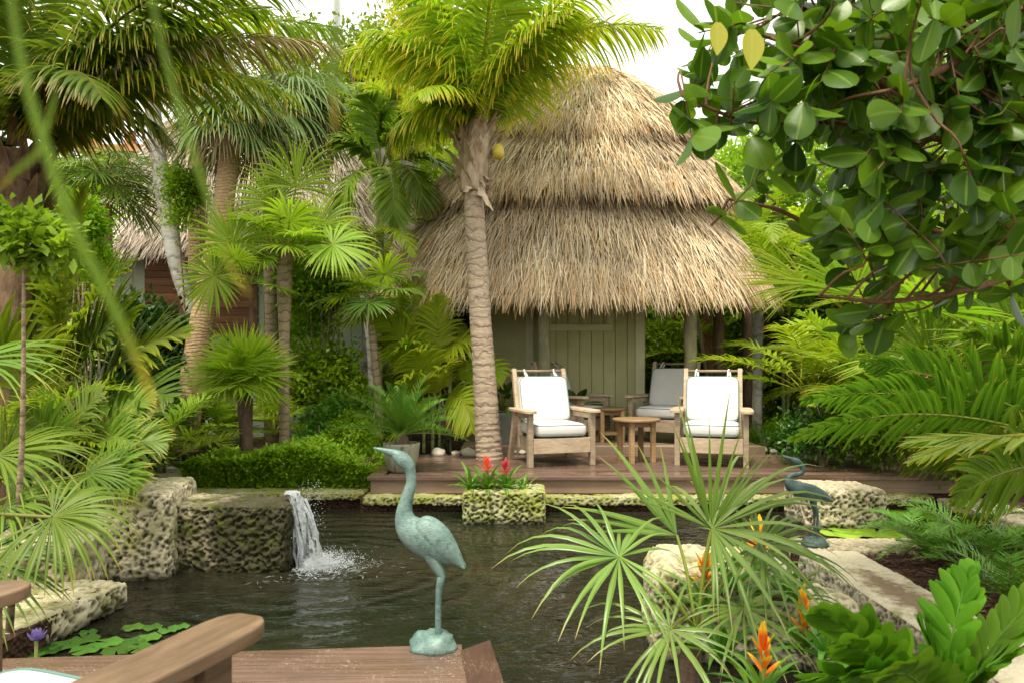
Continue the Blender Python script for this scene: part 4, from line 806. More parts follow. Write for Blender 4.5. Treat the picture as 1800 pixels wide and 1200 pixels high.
# centre left yellow areca
feather('areca_palm',(W(760,790,8.9)[0],8.9,GZ),'yellow green areca palm clump just left of the coconut trunk',[
 (W(745,680,8.9),W(715,500,8.7),.6,1.2),(W(750,660,8.9),W(690,620,8.4),1.6,1.1),(W(760,650,8.9),W(850,600,8.6),1.3,1.1),(W(760,700,8.8),W(695,690,8.3),1.5,1.1),(W(770,700,8.8),W(830,760,8.2),1.9,1.1),(W(770,640,9.),W(800,500,9.),.7,1.1,'areca'),(W(780,680,9.),W(885,660,8.9),1.4,1.1),(W(750,640,9.),W(740,480,9.1),.5,1.1),(W(745,700,8.9),W(660,600,9.0),1.2,1.1,'areca'),(W(770,700,9.),W(810,570,9.3),.7,1.,'areca'),(W(750,750,8.7),W(700,760,8.2),1.5,.9),(W(755,690,8.7),W(655,560,8.5),1.,1.1),(W(770,680,8.7),W(770,520,8.5),.5,1.1),(W(755,720,8.7),W(720,620,8.3),1.2,1.),(W(765,720,8.7),W(790,640,8.3),1.2,1.)],'arecay',410,n=32,ll=.46,lw=.045,droop=.6,vee=.1,roll=.7,
 canes=[([W(745,795,8.9),W(745,700,8.9)],.02),([W(760,795,8.9),W(765,640,8.9)],.022),([W(772,795,9.),W(775,560,9.)],.018),([W(790,795,9.),W(792,600,9.)],.022)])
# dark adonidia crown behind coconut
c=W(668,300,9.6); feather('christmas_palm',(c[0],9.6,GZ),'dark green feather palm with heavy drooping leaflets left of the coconut crown',[
 (c,W(640,170,9.3),.9,1.2),(c,W(760,200,9.3),1.2,1.3),(c,W(790,310,9.2),1.5,1.3),(c,W(700,160,9.6),.6,1.2),(c,W(590,250,9.4),1.4,1.2),(c,W(740,380,9.0),2.0,1.1),(c,W(610,380,9.2),2.0,1.1),(c,W(790,240,10.2),1.3,1.2),(c,W(690,400,9.),2.1,1.)],'palm',411,n=40,ll=.55,lw=.05,droop=.55,vee=.1,canes=[([np.array([c[0],9.6,GZ]),np.array([c[0],9.6,1.5]),c],.05)],rr=.016)
c=W(835,380,11.2)
# right side background palms
clump(1420,760,8.6,14,1.5,420,'arecay','bright areca palm right of the hut thatch',.42,.034,dz=.9,droop=.5)
clump(1540,740,7.6,14,1.4,421,'areca','areca palm in the middle of the right garden',.40,.034,dz=.75,droop=.5)
clump(1380,700,12.,14,2.2,422,'areca','tall areca palm rising beside the thatched roof on the right',.55,.04,dz=2.2,droop=.5)
clump(1500,700,10.5,14,2.0,423,'arecay','large yellow green palm seen through the dark leafy branches',.55,.045,dz=1.9,droop=.5)
clump(1650,720,9.,14,1.9,424,'areca','palm behind the pink flowering shrub',.5,.04,dz=1.6)
clump(1760,720,7.,12,1.6,425,'areca','feather palm at the far right edge of the garden',.45,.036,dz=.6)
clump(1590,760,9.6,12,1.3,426,'palm','low feather palm behind the right hand hedge',.4,.03,dz=.3)
clump(1300,700,13.5,14,2.0,427,'areca','feather palm seen beneath the right side of the thatch',.5,.04,dz=1.0)
clump(1290,480,15.,14,2.6,428,'areca','tall background palm above the right shoulder of the roof',.6,.04,dz=3.0)
# big fans behind the clusia, top right
c=W(1740,620,5.2); lv=[lf(1690,560,5.3,(-.25,0,1),cam,.95,120,'thatchp'),lf(1745,540,5.2,(.1,0,1),cam,.9,120,'thatchp'),lf(1500,520,5.6,(-.2,0,1),cam,.75,150,'thatchp'),lf(1640,640,5.2,(-.6,0,.8),cam,.6,150,'palm'),lf(1790,600,5.0,(.3,0,.9),cam,.9,130,'palm'),lf(1420,500,6.2,(-.95,0,.15),cam,.7,90,'arecay')]
fanpalm((W(1740,800,5.2)[0],5.2,GZ),[W(1745,860,5.2),W(1742,700,5.2),c],[.06,.055,.05],'bark_dark',lv+autofans(c,8,.5,.6,46),'fan palm with tall stiff blades behind the dark leafy branches on the right',seed=45,crown=c,name='fan_palm',n=34)
# foreground right fronds
feather('date_palm',(W(1830,900,3.9)[0],3.9,GZ),'dark glossy feather palm fronds arching left over the end of the far deck',[
 (W(1900,790,4.2),W(1395,775,4.1),.75,1.1),(W(1900,760,4.3),W(1415,705,4.5),.55,1.2),(W(1900,780,4.1),W(1520,640,4.6),.5,1.),(W(1900,800,4.0),W(1590,830,3.9),.8,.9,'palm'),(W(1900,720,4.4),W(1700,590,4.5),.4,.9),(W(1900,820,3.8),W(1680,880,3.6),.7,.9,'palm')],'frond',430,n=32,ll=.36,lw=.05,droop=.45,vee=.1,rr=.010,pet=.1,fold=.3,roll=1.0,sw=(.15,1.0))
feather('areca_palm',(W(1900,850,3.0)[0],3.0,GZ),'yellow frond reaching in from the right edge above the pool coping',[(W(1900,770,3.0),W(1600,810,2.9),.5,1.),(W(1900,790,3.0),W(1590,780,3.1),.5,1.)],'arecay',431,n=30,ll=.26,lw=.03,droop=.1,vee=-.1,sw=(.9,1.25),pet=.1)
# zamia (cardboard palm) lower right
def zam(s): return obov(s)
t,rl=proot('cardboard_palm',(W(1650,1200,1.9)[0],1.95,-.3),'cardboard palm with broad rounded leaflets filling the lower right corner')
zr=RN(440); zb=W(1640,1330,1.95)
for (a,b_,D,ar,L) in ((1440,1085,1.9,.9,0),(1480,1140,1.7,.9,0),(1560,1190,1.6,.9,0),(1620,1100,2.0,.7,0),(1705,1005,1.95,.35,0),(1850,1030,1.9,.5,0),(1830,1130,1.75,.7,0),(1500,1190,1.7,1.,0),(1420,1200,1.75,1.,0)):
    add_frond(t,rl,'zamia',lambda m:frondto(m,zb+zr.normal(0,.02,3),W(a,b_,D),ar,n=15,ll=.14,lw=.052,vee=.15,droop=.2,rng=zr,pet=.3,roll=(.7 if a<1650 else 0),fold=.2,K=7,rr=.008,sw=(.55,1.15),tipf=.7,prof=obov))
# coontie ferns right
def coontie(px,py,z,s,label,seed,mat='cycad',n=16,name='coontie',gr=None,L=.55):
    b=G(px,py,z); t,rl=proot(name,(b[0],b[1],z),label,'plant',gr); rg=RN(seed)
    for i in range(n):
        az=i*2.399; e=rg.uniform(.5,1.25); add_frond(t,rl,mat,lambda m:pinnate(m,b,az,e,L*s*rg.uniform(.8,1.1),22,.13*s,.016*s,1.3,.3,.15,rg,pet=.12,K=3,rr=.004))
    return t
coontie(1640,985,-.13,.9,'dark green coontie fern on the mulch beside the pale coping',450)
coontie(1720,1000,-.13,.9,'coontie fern right of the first one on the mulch bed',451)
coontie(1700,960,-.13,1.,'coontie fern behind the others near the violet water lily',452)
coontie(1790,985,-.13,1.,'coontie fern at the right edge of the mulch bed',453)
coontie(1770,1050,-.13,.9,'coontie fern closest to the cardboard palm',454)
coontie(1600,945,-.2,.75,'small fern leaning over the pool coping',455)
# cycad in pot
pb=G(706,829,0.); t=thing('potted_cycad',pb,'sago cycad in a speckled stone pot on the left corner of the far deck','potted plant'); PB=pb
m=MB(); lathe(m,(0,0,0),[(.002,0),(.10,0),(.135,.03),(.17,.14),(.185,.27),(.187,.30),(.165,.30),(.16,.26),(.002,.255)],36); m.A[0][:,0]=np.clip(1.1-worley(m.V[0]*40,5)*2.2,0,1); 
o=m.build('pot',M['pot'],t)
m=MB(); tube(m,spline([(0,0,.22),(0,0,.30),(0,0,.40)],9),[.06,.075,.08,.085,.08,.075,.07,.05,.03],12); m.build('trunk',M['bark_dark'],t)
rg=RN(460)
for i in range(30):
    az=i*2.399; e=.15+1.25*(i/30); add_frond(t,np.zeros(3),'cycad',lambda m:pinnate(m,(0,0,.38),az,e,.66*rg.uniform(.85,1.1),34,.14,.019,.55,.5,.05,rg,pet=.12,K=2,rr=.006,fold=.2,sw=(.35,1.1)))
# bromeliads
def brom(loc,label,flmat,seed,s=1.,stalk=.25,star=True,n=16,group=None,droop=.55):
    t=thing('bromeliad',loc,label,'plant',group); rg=RN(seed); m=MB(); az=np.arange(n)*2.399; e=np.linspace(.25,1.2,n)
    d=np.stack([np.cos(az)*np.cos(e),np.sin(az)*np.cos(e),np.sin(e)],1); sdv=np.stack([-np.sin(az),np.cos(az),0*az],1)
    blades(m,d*.02,d,sdv,.30*s*rg.uniform(.8,1.15,n),.035*s,droop,7,strap,-.35,r=rg.rand(n)); m.build('leaves',M['brom'],t)
    if flmat:
        m=MB(); tube(m,[(0,0,0),(0,0,stalk*s)],.008*s,6,k=1.); m.build('stalk',M['brom'],t)
        m=MB(); n2=12 if star else 9; az=np.arange(n2)*2.399; e=np.linspace(.15,1.4,n2) if star else np.linspace(.75,1.5,n2); d=np.stack([np.cos(az)*np.cos(e),np.sin(az)*np.cos(e),np.sin(e)],1); sdv=np.stack([-np.sin(az),np.cos(az),0*az],1)
        zz=np.linspace(-.06,.0,n2) if star else np.linspace(-.13,.02,n2)
        blades(m,np.stack([0*az,0*az,stalk*s+zz*s],1),d,sdv,(.095 if star else .14)*s*rg.uniform(.8,1.2,n2),(.032 if star else .04)*s,.12,5,lambda q:np.sin(PI*np.clip(q*.93+.05,0,1))**.7,-.4,r=rg.rand(n2)); m.build('flower',M[flmat],t)
    return t
brom(W(856,862,6.42),'bromeliad with a red star flower on the left of the pond planter','redfl',470,1.05,.22,n=20)
brom(W(888,862,6.46),'bromeliad with a red star flower on the right of the pond planter','redfl',471,1.0,.20,n=20)
brom(W(828,862,6.45),'flowerless bromeliad with pinkish outer leaves at the planter left end',None,472,.95,n=16)
brom(W(920,866,6.45),'flowerless bromeliad spilling over the planter right end',None,473,.7,n=12)
for i,(px,py,D,lab) in enumerate([(1240,1075,3.25,'orange flowered bromeliad left of the palmetto trunk top on the rock'),(1335,1010,3.45,'orange flowered bromeliad at the back of the coral rock'),(1412,1150,2.7,'tall orange flowered bromeliad right of the palmetto'),(1342,1225,2.4,'orange flowered bromeliad nearest the bottom edge')]):
    brom(W(px,py,D),lab,'orfl',480+i,1.05 if i<2 else .72,.17 if i<2 else .22,i<2,14)
for i,(px,py,D) in enumerate([(1290,1040,3.2),(1390,1060,3.2),(1450,1160,2.6),(1270,1160,2.8)]): brom(W(px,py,D),'green flowerless bromeliad among the orange flowers on the rock',None,490+i,.9,n=16,group='flowerless bromeliads around the coral rock',droop=.8)
# spider plants and grasses
def tuft(px,py,z,L,n,mat,label,seed,cat='plant',name='spider_plant',w=.014,group=None,e0=.5):
    b=G(px,py,z); t=thing(name,b,label,cat,group); rg=RN(seed); az=rg.uniform(0,2*PI,n); e=rg.uniform(e0,1.5,n); d=np.stack([np.cos(az)*np.cos(e),np.sin(az)*np.cos(e),np.sin(e)],1)
    m=MB(); blades(m,d*.015,d,np.stack([-np.sin(az),np.cos(az),0*az],1),L*rg.uniform(.6,1.1,n),w,rg.uniform(.3,.9,n),6,strap,-.3,r=rg.rand(n)); m.build('leaves',M[mat],t); return t
for i,(px,py) in enumerate([(1345,795),(1385,790),(1330,780),(1425,792)]): tuft(px,py,-.08,.38,60,'spider','variegated spider plant right of the right hand chair',500+i,group='spider plants beside the right chair')
for i,(px,py) in enumerate([(778,790),(822,788)]): tuft(px,py,-.05,.24,26,'spider',['small variegated grass tuft left in the mulch behind the deck','small variegated grass tuft beside the coconut trunk'][i],510+i)
for i,(px,py) in enumerate([(1290,975),(1330,955)]): pass
# pots by the hut
t=thing('potted_philodendron',(W(1010,760,9.85)[0],9.85,.085),'dark leafy potted plant against the hut wall behind the left chair','potted plant')
m=MB(); lathe(m,(0,0,0),[(.002,0),(.12,0),(.17,.25),(.17,.27),(.14,.26),(.002,.25)],24); m.build('pot',M['potg'],t)
def bigleaf(mb,c,n,pl,L,Wd,rg,el=(.1,1.2)):
    az=np.arange(n)*2.399; e=rg.uniform(el[0],el[1],n); d=np.stack([np.cos(az)*np.cos(e),np.sin(az)*np.cos(e),np.sin(e)],1); h=np.asarray(c)+d*pl*rg.uniform(.6,1.1,n)[:,None]
    blades(mb,h,nrm(d+[0,0,-.5]),np.stack([-np.sin(az),np.cos(az),0*az],1),L*rg.uniform(.8,1.2,n),Wd,.4,6,lambda s:np.sin(PI*np.clip(s,0.03,.97)**.7)**.7,.25,r=rg.rand(n))
    for q in h: tube(mb,[np.asarray(c),(np.asarray(c)+q)/2+[0,0,.02],q],.004,4,k=1.,cap=False)
m=MB(); bigleaf(m,(0,0,.28),30,.34,.24,.15,RN(520)); m.build('foliage',M['dark'],t)
t=thing('potted_ficus',(W(884,762,9.2)[0],9.2,.085),'dark leafy plant in a tall grey ribbed pot beside the coconut trunk','potted plant')
m=MB(); lathe(m,(0,0,0),[(.002,0),(.13,0),(.155,.38),(.15,.40),(.002,.38)],20,fn=lambda v:v*np.array([1,1,1])+0); m.build('pot',M['potg'],t,smooth=False)
m=MB(); bigleaf(m,(0,0,.42),40,.30,.17,.10,RN(521),(.0,1.4)); m.build('foliage',M['dark'],t)
# small shrubs / hedges made of leaf clouds
def shrub(name,c,rad,nc,nl,size,mat,label,seed,cat='shrub',asp=.5,shell=.3,cr=.62,stems=True,group=None,kind=None):
    c=np.asarray(c,float); b=(c[0],c[1],GZ); t=thing(name,b,label,cat,group); m=MB(); rg=RN(seed)
    for q in range(5):
        o=rg.uniform(-.6,.6,3)*np.array(rad); o[2]=min(o[2],.3*rad[2])-(.7*rad[2] if q>3 else 0); leafcloud(m,c+o,np.array(rad)*rg.uniform(.45,.7),int(nc*.22)+2,nl,size,rg,asp=asp,shell=shell,cr=cr); m.build('foliage',M[mat],t,rel=np.array(b))
    if stems:
        m=MB()
        for i in range(1 if c[1]<4 else 5): 
            q=c+nrm(rg.normal(size=3))*np.asarray(rad)*.6; tube(m,spline([np.array(b)+rg.normal(0,.03,3)*[1,1,0],(np.array(b)+q)/2+rg.normal(0,.04,3),q],7),np.linspace(.018,.006,7),5)
        m.build('stems',M['bark_thin'],t,rel=np.array(b))
    return t
# hedge in front of thatch palms: many sprigs
hg=thing('hedge',(W(480,840,7.2)[0],7.3,GZ),'low bright green clipped leafy hedge behind the pond coping','hedge'); hr=np.array([W(480,840,7.2)[0],7.3,GZ]); rg=RN(530)
m=MB(); N=5200; x=rg.uniform(-3.32,-1.40,N); y=rg.uniform(7.18,8.15,N); fx=np.clip(1-np.abs((x+2.36)/.98)**5,0,1); top=.20+.05*np.sin(x*5)+fbm(np.stack([x*3,y*3,0*x],1),3)*.22; top=GZ+(top-GZ)*(.55+.45*fx)
frn=rg.rand(N); z=np.where(frn<.5,top-rg.uniform(0,.08,N),GZ+(top-GZ)*rg.rand(N)); y=np.where(frn>=.5,7.16+rg.uniform(0,.12,N)-.06*np.sin(z*9),y)
B=np.stack([x,y,z],1); nl=7
BB=np.repeat(B,nl,0)+rg.normal(0,.016,(N*nl,3)); az=rg.uniform(0,2*PI,N*nl); e=rg.uniform(-.2,1.1,N*nl); d=np.stack([np.cos(az)*np.cos(e),np.sin(az)*np.cos(e)-.25,np.sin(e)],1)
blades(m,BB,d,np.stack([-np.sin(az),np.cos(az),0*az],1),(.058*rg.uniform(.7,1.3,N*nl)),.027,.35,2,lambda s:np.array([.25,1,.12]),0,r=np.clip(np.repeat(rg.rand(N)*.6,nl)+rg.uniform(0,.4,N*nl),0,1)); m.build('foliage',M['hedge'],hg,rel=hr)
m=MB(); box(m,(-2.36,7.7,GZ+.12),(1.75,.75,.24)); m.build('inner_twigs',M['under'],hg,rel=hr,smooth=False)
shrub('shrub',(3.9,9.7,.15),(.55,.5,.32),70,90,.05,'hedge','rounded bright green shrub just right of the hut posts',540)
shrub('shrub',(3.0,10.6,.0),(.5,.4,.3),50,80,.05,'hedge','small bright hedge seen between the hut posts',541)
shrub('shrub',W(1530,640,8.8),(.75,.5,.55),90,80,.07,'shrub','grey green leafy shrub behind the right hand palms',542)
sh=shrub('oleander',W(1640,650,7.),(.6,.4,.45),80,60,.085,'shrub','shrub with a few pink flowers in the right garden',543,asp=.25)
for i,(px,py) in enumerate([(1632,626),(1624,658),(1636,650),(1618,655)]):
    m=MB(); az=np.arange(7)*.9; d=np.stack([np.cos(az)*.8,-.6+0*az,np.sin(az)*.8],1); blades(m,np.repeat(W(px,py,6.5)[None],7,0),d,np.cross(nrm(d),[0,1.,0]),.04,.03,.1,3,None,0); m.build('flower',M['pink'],sh,rel=np.array([W(1640,650,7.)[0],7.,GZ]))
for i,(px,py,D,rad,mt,sz,lab) in enumerate([
 (765,600,12.4,(1.1,.5,1.1),'shrub',.09,'tall shrub filling the gap between the coconut trunk and the left eave'),
 (605,665,9.8,(.8,.5,.45),'hedge',.09,'dark broad leaved shrub behind the thatch palms'),
 (570,480,10.4,(.75,.5,.6),'hedge',.085,'leafy bush in front of the pale green wall'),
 (650,700,9.6,(.6,.5,.45),'shrub',.08,'rounded shrub behind the cycad pot'),
 (335,350,8.9,(.34,.3,.42),'hedge',.055,'small leafy shrub crown against the grey thatch'),
 (145,385,6.8,(.24,.25,.5),'hedge',.06,'bright leafy bush left of the grey thatch'),
 (160,450,7.4,(.14,.2,.14),'hedge',.06,'light green leafy branch at the left thatch edge'),
 (30,405,3.3,(.22,.2,.13),'shrub',.065,'leafy bush at the left edge below the coconut crown'),
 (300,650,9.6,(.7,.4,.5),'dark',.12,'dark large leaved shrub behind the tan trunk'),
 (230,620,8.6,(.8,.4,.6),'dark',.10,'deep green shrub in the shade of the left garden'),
 (1180,640,14.,(1.3,.5,.9),'shrub',.10,'green shrub visible past the corner of the hut wall'),
 (1360,560,13.,(1.1,.5,1.2),'shrub',.09,'tall shrub behind the right hut posts'),
 (1580,560,11.,(1.3,.6,1.2),'tree',.09,'tall leafy shrub behind the right garden palms'),
 (1760,560,9.,(1.1,.6,1.1),'tree',.09,'leafy shrub behind the right edge'),
 (560,740,8.8,(.8,.3,.22),'fern',.07,'low fern patch behind the hedge'),
 (620,755,8.2,(.4,.25,.18),'hedge',.05,'bright groundcover mound between hedge and cycad pot'),
 (1450,740,7.8,(.5,.4,.28),'dark',.06,'dark low shrub beside the spider plants'),
 (1560,750,7.4,(.6,.4,.32),'shrub',.06,'low shrub behind the far end of the deck'),
 (1700,760,6.6,(.6,.4,.40),'shrub',.07,'shrub under the dark fronds on the right'),
 (280,720,8.2,(.5,.3,.22),'fern',.07,'light ferny groundcover left of the tan trunk'),
 (170,800,5.6,(.5,.3,.28),'dark',.06,'dark groundcover below the left feather palm')]):
    vol=rad[0]*rad[2]; shrub('shrub',W(px,py,D),rad,int(10+vol*230),75,sz,mt,lab,600+i)
# ferns low
for i,(px,py) in enumerate([(560,780),(600,775),(640,760),(540,765),(290,800),(265,790),(340,775),(380,780),(210,815),(180,830),(1480,780),(1520,782)]):
    coontie(px,py+8,GZ,1.1,'light green fern in the ground layer','x' and 700+i,'fern',14,'fern','ferns in the ground layer',.5)
# ------------------------------------------------------------------ clusia foreground tree
ct=thing('clusia_tree',(2.35,2.3,-.13),'dark tree with large rounded leaves overhanging from the upper right','tree'); CR=np.array([2.35,2.3,-.13])
brs=[[(2020,900,2.3),(1980,500,2.35),(1850,330,2.4),(1700,240,2.4),(1560,150,2.35),(1440,60,2.3),(1380,-40,2.3)],
 [(1850,330,2.4),(1650,170,2.2),(1520,110,2.1),(1400,80,2.0),(1300,50,1.95)],
 [(1850,330,2.4),(1740,270,2.5),(1600,235,2.4),(1450,215,2.2),(1320,215,2.05),(1200,170,2.0)],
 [(1980,500,2.35),(1850,470,2.4),(1700,510,2.2),(1560,530,2.1),(1440,520,2.05)],
 [(1900,400,2.4),(1750,430,2.5),(1600,400,2.4),(1480,420,2.3),(1370,370,2.2),(1280,350,2.15)],
 [(1700,240,2.4),(1720,120,2.6),(1680,0,2.6),(1650,-80,2.6)],[(1850,330,2.4),(1830,150,2.2),(1800,20,2.1)],[(1700,100,2.0),(1620,140,1.9),(1560,160,1.85)]]
BP=[]
for j,bq in enumerate(brs):
    m=MB(); pts=[W(*q) for q in bq]; sp_=spline(pts,30); BP.append(sp_); r0=.035 if j==0 else .014; tube(m,sp_,np.linspace(r0,.004,30)*(1+.1*RN(j).rand(30)),7); m.build('branch',M['bark_red'],ct,rel=CR)
for j,(a_,b_) in enumerate((((1.2,1.4,2.75),(.9,.9,2.9)),((1.5,2.6,2.85),(1.0,3.2,3.1)),((2.6,3.4,2.9),(2.4,3.8,3.2)),((3.4,1.6,2.8),(4.1,1.2,3.0)),((2.4,1.1,2.7),(2.3,.6,2.9)),((3.4,2.9,2.9),(4.1,3.3,3.1)),((1.9,2.0,2.9),(1.6,1.7,3.3)))):
    m=MB(); sp_=spline([BP[0][10],np.array([2.35,2.25,2.3]),a_,b_],40); BP.append(sp_); tube(m,sp_,np.linspace(.026,.005,40),7); m.build('branch',M['bark_red'],ct,rel=CR)
BP=np.vstack(BP); rg=RN(800)
def inpoly(x,y,poly):
    c=False; n=len(poly)
    for i in range(n):
        x1,y1=poly[i]; x2,y2=poly[i-1]
        if (y1>y)!=(y2>y) and x<(x2-x1)*(y-y1)/(y2-y1)+x1: c=not c
    return c
poly=[(1260,-60),(1200,40),(1215,130),(1170,160),(1230,225),(1310,270),(1290,330),(1345,360),(1440,400),(1450,480),(1490,570),(1600,570),(1720,530),(1860,520),(1860,-60)]
m=MB(); my=MB(); tw=MB(); cnt=0
def twig(px,py,D,dark):
    p=W(px,py,D); q=BP[np.argmin(np.linalg.norm(BP-p,axis=1))]; d=nrm(p-q)*.6+nrm([-.5+rg.normal(0,.6),rg.normal(0,.5),rg.normal(-.15,.5)]); d=nrm(d); L=rg.uniform(.12,.24); s0=p-d*L*.5; e=p+d*L*.5
    tube(tw,spline([q,(q+s0)/2+rg.normal(0,.015,3),s0,e],12),np.linspace(.005,.0018,12),5,cap=False)
    n=4 if dark else 4; ax=np.array([0,0,1.]); s=nrm(np.cross(d,ax)); u=np.cross(s,d)
    for k_ in range(n):
        o=s0+d*L*(k_+.5)/n; ang=k_*PI/2+rg.uniform(-.4,.4)
        for sg in (1,-1):
            if rg.rand()<.12: continue
            ld=nrm((s*math.cos(ang)+u*math.sin(ang))*sg+d*.5+np.array([0,0,-.25])+rg.normal(0,.2,3)); sdv=nrm(np.cross(ld,rg.normal(0,.45,3)+np.array([0,-.55,.8]))); 
            Ls=rg.uniform(.06,.13)*(1 if D>1.9 else .9)
            blades(m,o[None],ld[None],sdv[None],Ls,Ls*rg.uniform(.62,.8),rg.uniform(0,.35),8,obov,-rg.uniform(.1,.35),r=np.array([rg.rand()**1.5]))
for i in range(165):
    while True:
        px,py=rg.uniform(1150,1860),rg.uniform(-60,600)
        if inpoly(px,py,poly): break
    if px<1330 and rg.rand()<.35: continue
    twig(px,py,rg.uniform(1.85,2.6),False)
for i in range(150):
    px=rg.uniform(1420,1860); py=rg.uniform(-60,400); 
    if py>230 and rg.rand()<.6: continue
    twig(px,py,rg.uniform(2.5,3.3),True)
for i in range(460):
    q=np.array([rg.uniform(.7,4.2),rg.uniform(.6,3.6),0]); q[2]=rg.uniform(max(2.0,1.25+.512*q[1]),3.4)
    if q[0]-1.3<(.25*(3-q[1])) and q[2]<2.7: continue
    twig(900+q[0]*F/q[1],HY-(q[2]-H)*F/q[1],q[1],True)
for px,py,L in ((1262,40,.085),(1322,52,.105)):
    p=W(px,py,1.72); blades(my,p[None],np.array([[-.06,-.1,-1]]),np.array([[1,.15,0.]]),L*.98,L*.55,.0,8,lambda s:np.sin(PI*np.clip(s,.03,.985)**.8)**.8,-.3,r=np.array([.5]))
m.build('foliage',M['clusia'],ct,rel=CR); tw.build('twigs',M['bark_red'],ct,rel=CR); o=my.build('yellow_leaves',M['clusia_y'],ct,rel=CR); o['label']='pair of yellowing leaves hanging at the branch tip'
# ------------------------------------------------------------------ near blurred leaflets
t=thing('hanging_frond',(-.12,.25,1.3),'out of focus palm frond leaflets hanging close to the lens at upper left','palm frond'); NR=np.array([-.12,.25,1.3])
def ribbon(pts,wd,mat='arecay',D=.20):
    wd=wd*.165
    P=spline([W(a,b_,D+dd) for a,b_,dd in pts],24); m=MB(); S_=np.array([1,.1,.2]); s=np.linspace(0,1,24); hw=wd*np.sin(PI*np.clip(s*.88+.1,0,1))**.6*.5
    T=nrm(np.gradient(P,axis=0)); sd_=nrm(S_-T*(T@S_)[:,None]); V=np.stack([P+sd_*hw[:,None],P-sd_*hw[:,None]],1).reshape(-1,3); i=np.arange(23)*2; m.add(V,np.stack([i,i+1,i+3,i+2],1),np.repeat(s,2),.5,0); m.build('leaflet',M[mat],t,rel=NR)
ribbon([(10,-60,0),(40,120,0),(80,260,0),(130,400,0),(190,520,0),(245,640,0),(275,720,0)],.018,'strip')
ribbon([(255,-60,.02),(285,80,.02),(330,240,.02),(370,360,.02),(400,460,.02),(440,520,.02)],.011,'strip')
ribbon([(592,-60,.02),(592,40,.02),(586,130,.02),(590,230,.02)],.015,'strip')
ribbon([(100,160,.05),(70,260,.05),(30,300,.05),(0,330,.05)],.012,'strip')
m=MB(); tube(m,[W(-100,-80,.24),W(300,-75,.25),W(650,-80,.25)],.003,6,k=1.); m.build('rachis',M['areca'],t,rel=NR)
for i,(p0,p1,lab) in enumerate([((1192,700,11.8),(1212,575,11.8),'slanting tan stake seen left of the right front post'),((1262,700,11.8),(1226,560,12.0),'pale slanting stake crossing behind the right front post'),((1275,700,12.2),(1232,585,12.1),'brown slanting stake beside the pale one')]):
    m=MB(); q0,q1=W(*p0),W(*p1); q0[2]=GZ; tube(m,[q0,q1],.03,8); o=m.build('support_stake',M['teak' if i!=2 else 'bark_red'],rel=q0,loc=tuple(float(x) for x in q0)); tag(o,lab,'stake')
for i,(pts,lab) in enumerate([([(1262,720),(1252,620),(1240,560),(1225,480)],'brown rough palm trunk leaning between the hut posts'),([(1328,720),(1330,620),(1332,560),(1335,450)],'pale palm trunk just right of the last hut post')]):
    t,rl=proot('palm_trunk',(W(*pts[0],13.)[0],13. if i==0 else 11.8,GZ),lab); D=13. if i==0 else 11.8; PP=[W(a,b_,D) for a,b_ in pts]; PP[0][2]=GZ; trunk(t,rl,PP,[.10]*4,'bark_red' if i==0 else 'bark_grey',12,60,.05,30)
    for j in range(9): add_frond(t,rl,'areca',lambda m:pinnate(m,PP[-1],j*.75,.9-.1*(j%4),1.9,40,.45,.035,1.6,.1,.45,RN(1200+j),K=4))
t=thing('path_light',(W(789,790,8.95)[0],8.95,GZ),'small black garden path light standing in the mulch left of the coconut trunk','lamp')
m=MB(); tube(m,[(0,0,0),(0,0,.34)],.009,8); m.build('stem',M['black'],t); m=MB(); lathe(m,(0,0,.33),[(.002,.05),(.06,.02),(.085,0),(.08,-.004),(.02,.0),(.002,0)],20); m.build('lamp_shade',M['black'],t)
# ------------------------------------------------------------------ waterfall
wf=thing('waterfall',(-1.42,4.95,-.3),'white splashing waterfall pouring off the right end of the dark spillway block','waterfall'); WR=np.array([-1.42,4.95,-.3]); rg=RN(900)
m=MB(); T=math.sqrt(2*.50/9.8); na,nt_=34,44
for ly,(vv,wd_,zt) in enumerate(((.50,.16,.205),(.36,.16,.20),(.22,.14,.195))):
    A_,T_=np.meshgrid(np.linspace(-1,1,na),np.linspace(-.25,1,nt_),indexing='ij'); a_=A_.ravel(); t_=T_.ravel(); tp=np.clip(t_,0,1)
    Q=np.stack([a_*2.2,t_*1.6,0*a_+ly*7],1); nn=fbm(Q*2.2,70+ly,4); n2=fbm(Q*np.array([5,1.2,1]),80+ly,3)
    x=-1.545+vv*(1+.35*a_)*T*np.where(t_<0,t_*1.1,tp)+nn*.13*tp+n2*.05; y=4.97+a_*wd_*.5*(1-.25*tp)+n2*.05*tp; z=zt-.5*9.8*(tp*T)**2+n2*.012+nn*.02*tp
    i=np.arange(na-1)[:,None]*nt_; j=np.arange(nt_-1)[None]; q=(i+j)
    f=np.stack([q,q+1,q+nt_+1,q+nt_],-1).reshape(-1,4); hole=(n2.reshape(na,nt_)[:-1,:-1]+nn.reshape(na,nt_)[:-1,:-1]*.6)<(-.10+.0*T_[:-1,:-1]); f=f[~(hole&(T_[:-1,:-1]>.15)).ravel()]
    m.add(np.stack([x,y,z],1),f)
m.build('falling_sheet',M['foam'],wf,rel=WR)
m=MB(); N=4200; u=rg.normal(0,1,(N,3)); r=rg.uniform(0,1,N)
C=np.stack([-1.42+np.abs(rg.normal(0,.13,N)),4.95+rg.normal(0,.10,N),WZ+.005+np.abs(rg.normal(0,.035,N))*np.exp(-0*r)],1)
C2=np.stack([-1.47+rg.uniform(0,.14,N//9),4.95+rg.normal(0,.12,N//9),rg.uniform(WZ,.28,N//9)],1); C=np.vstack([C,C2]); rr=rg.uniform(.001,.0042,len(C))
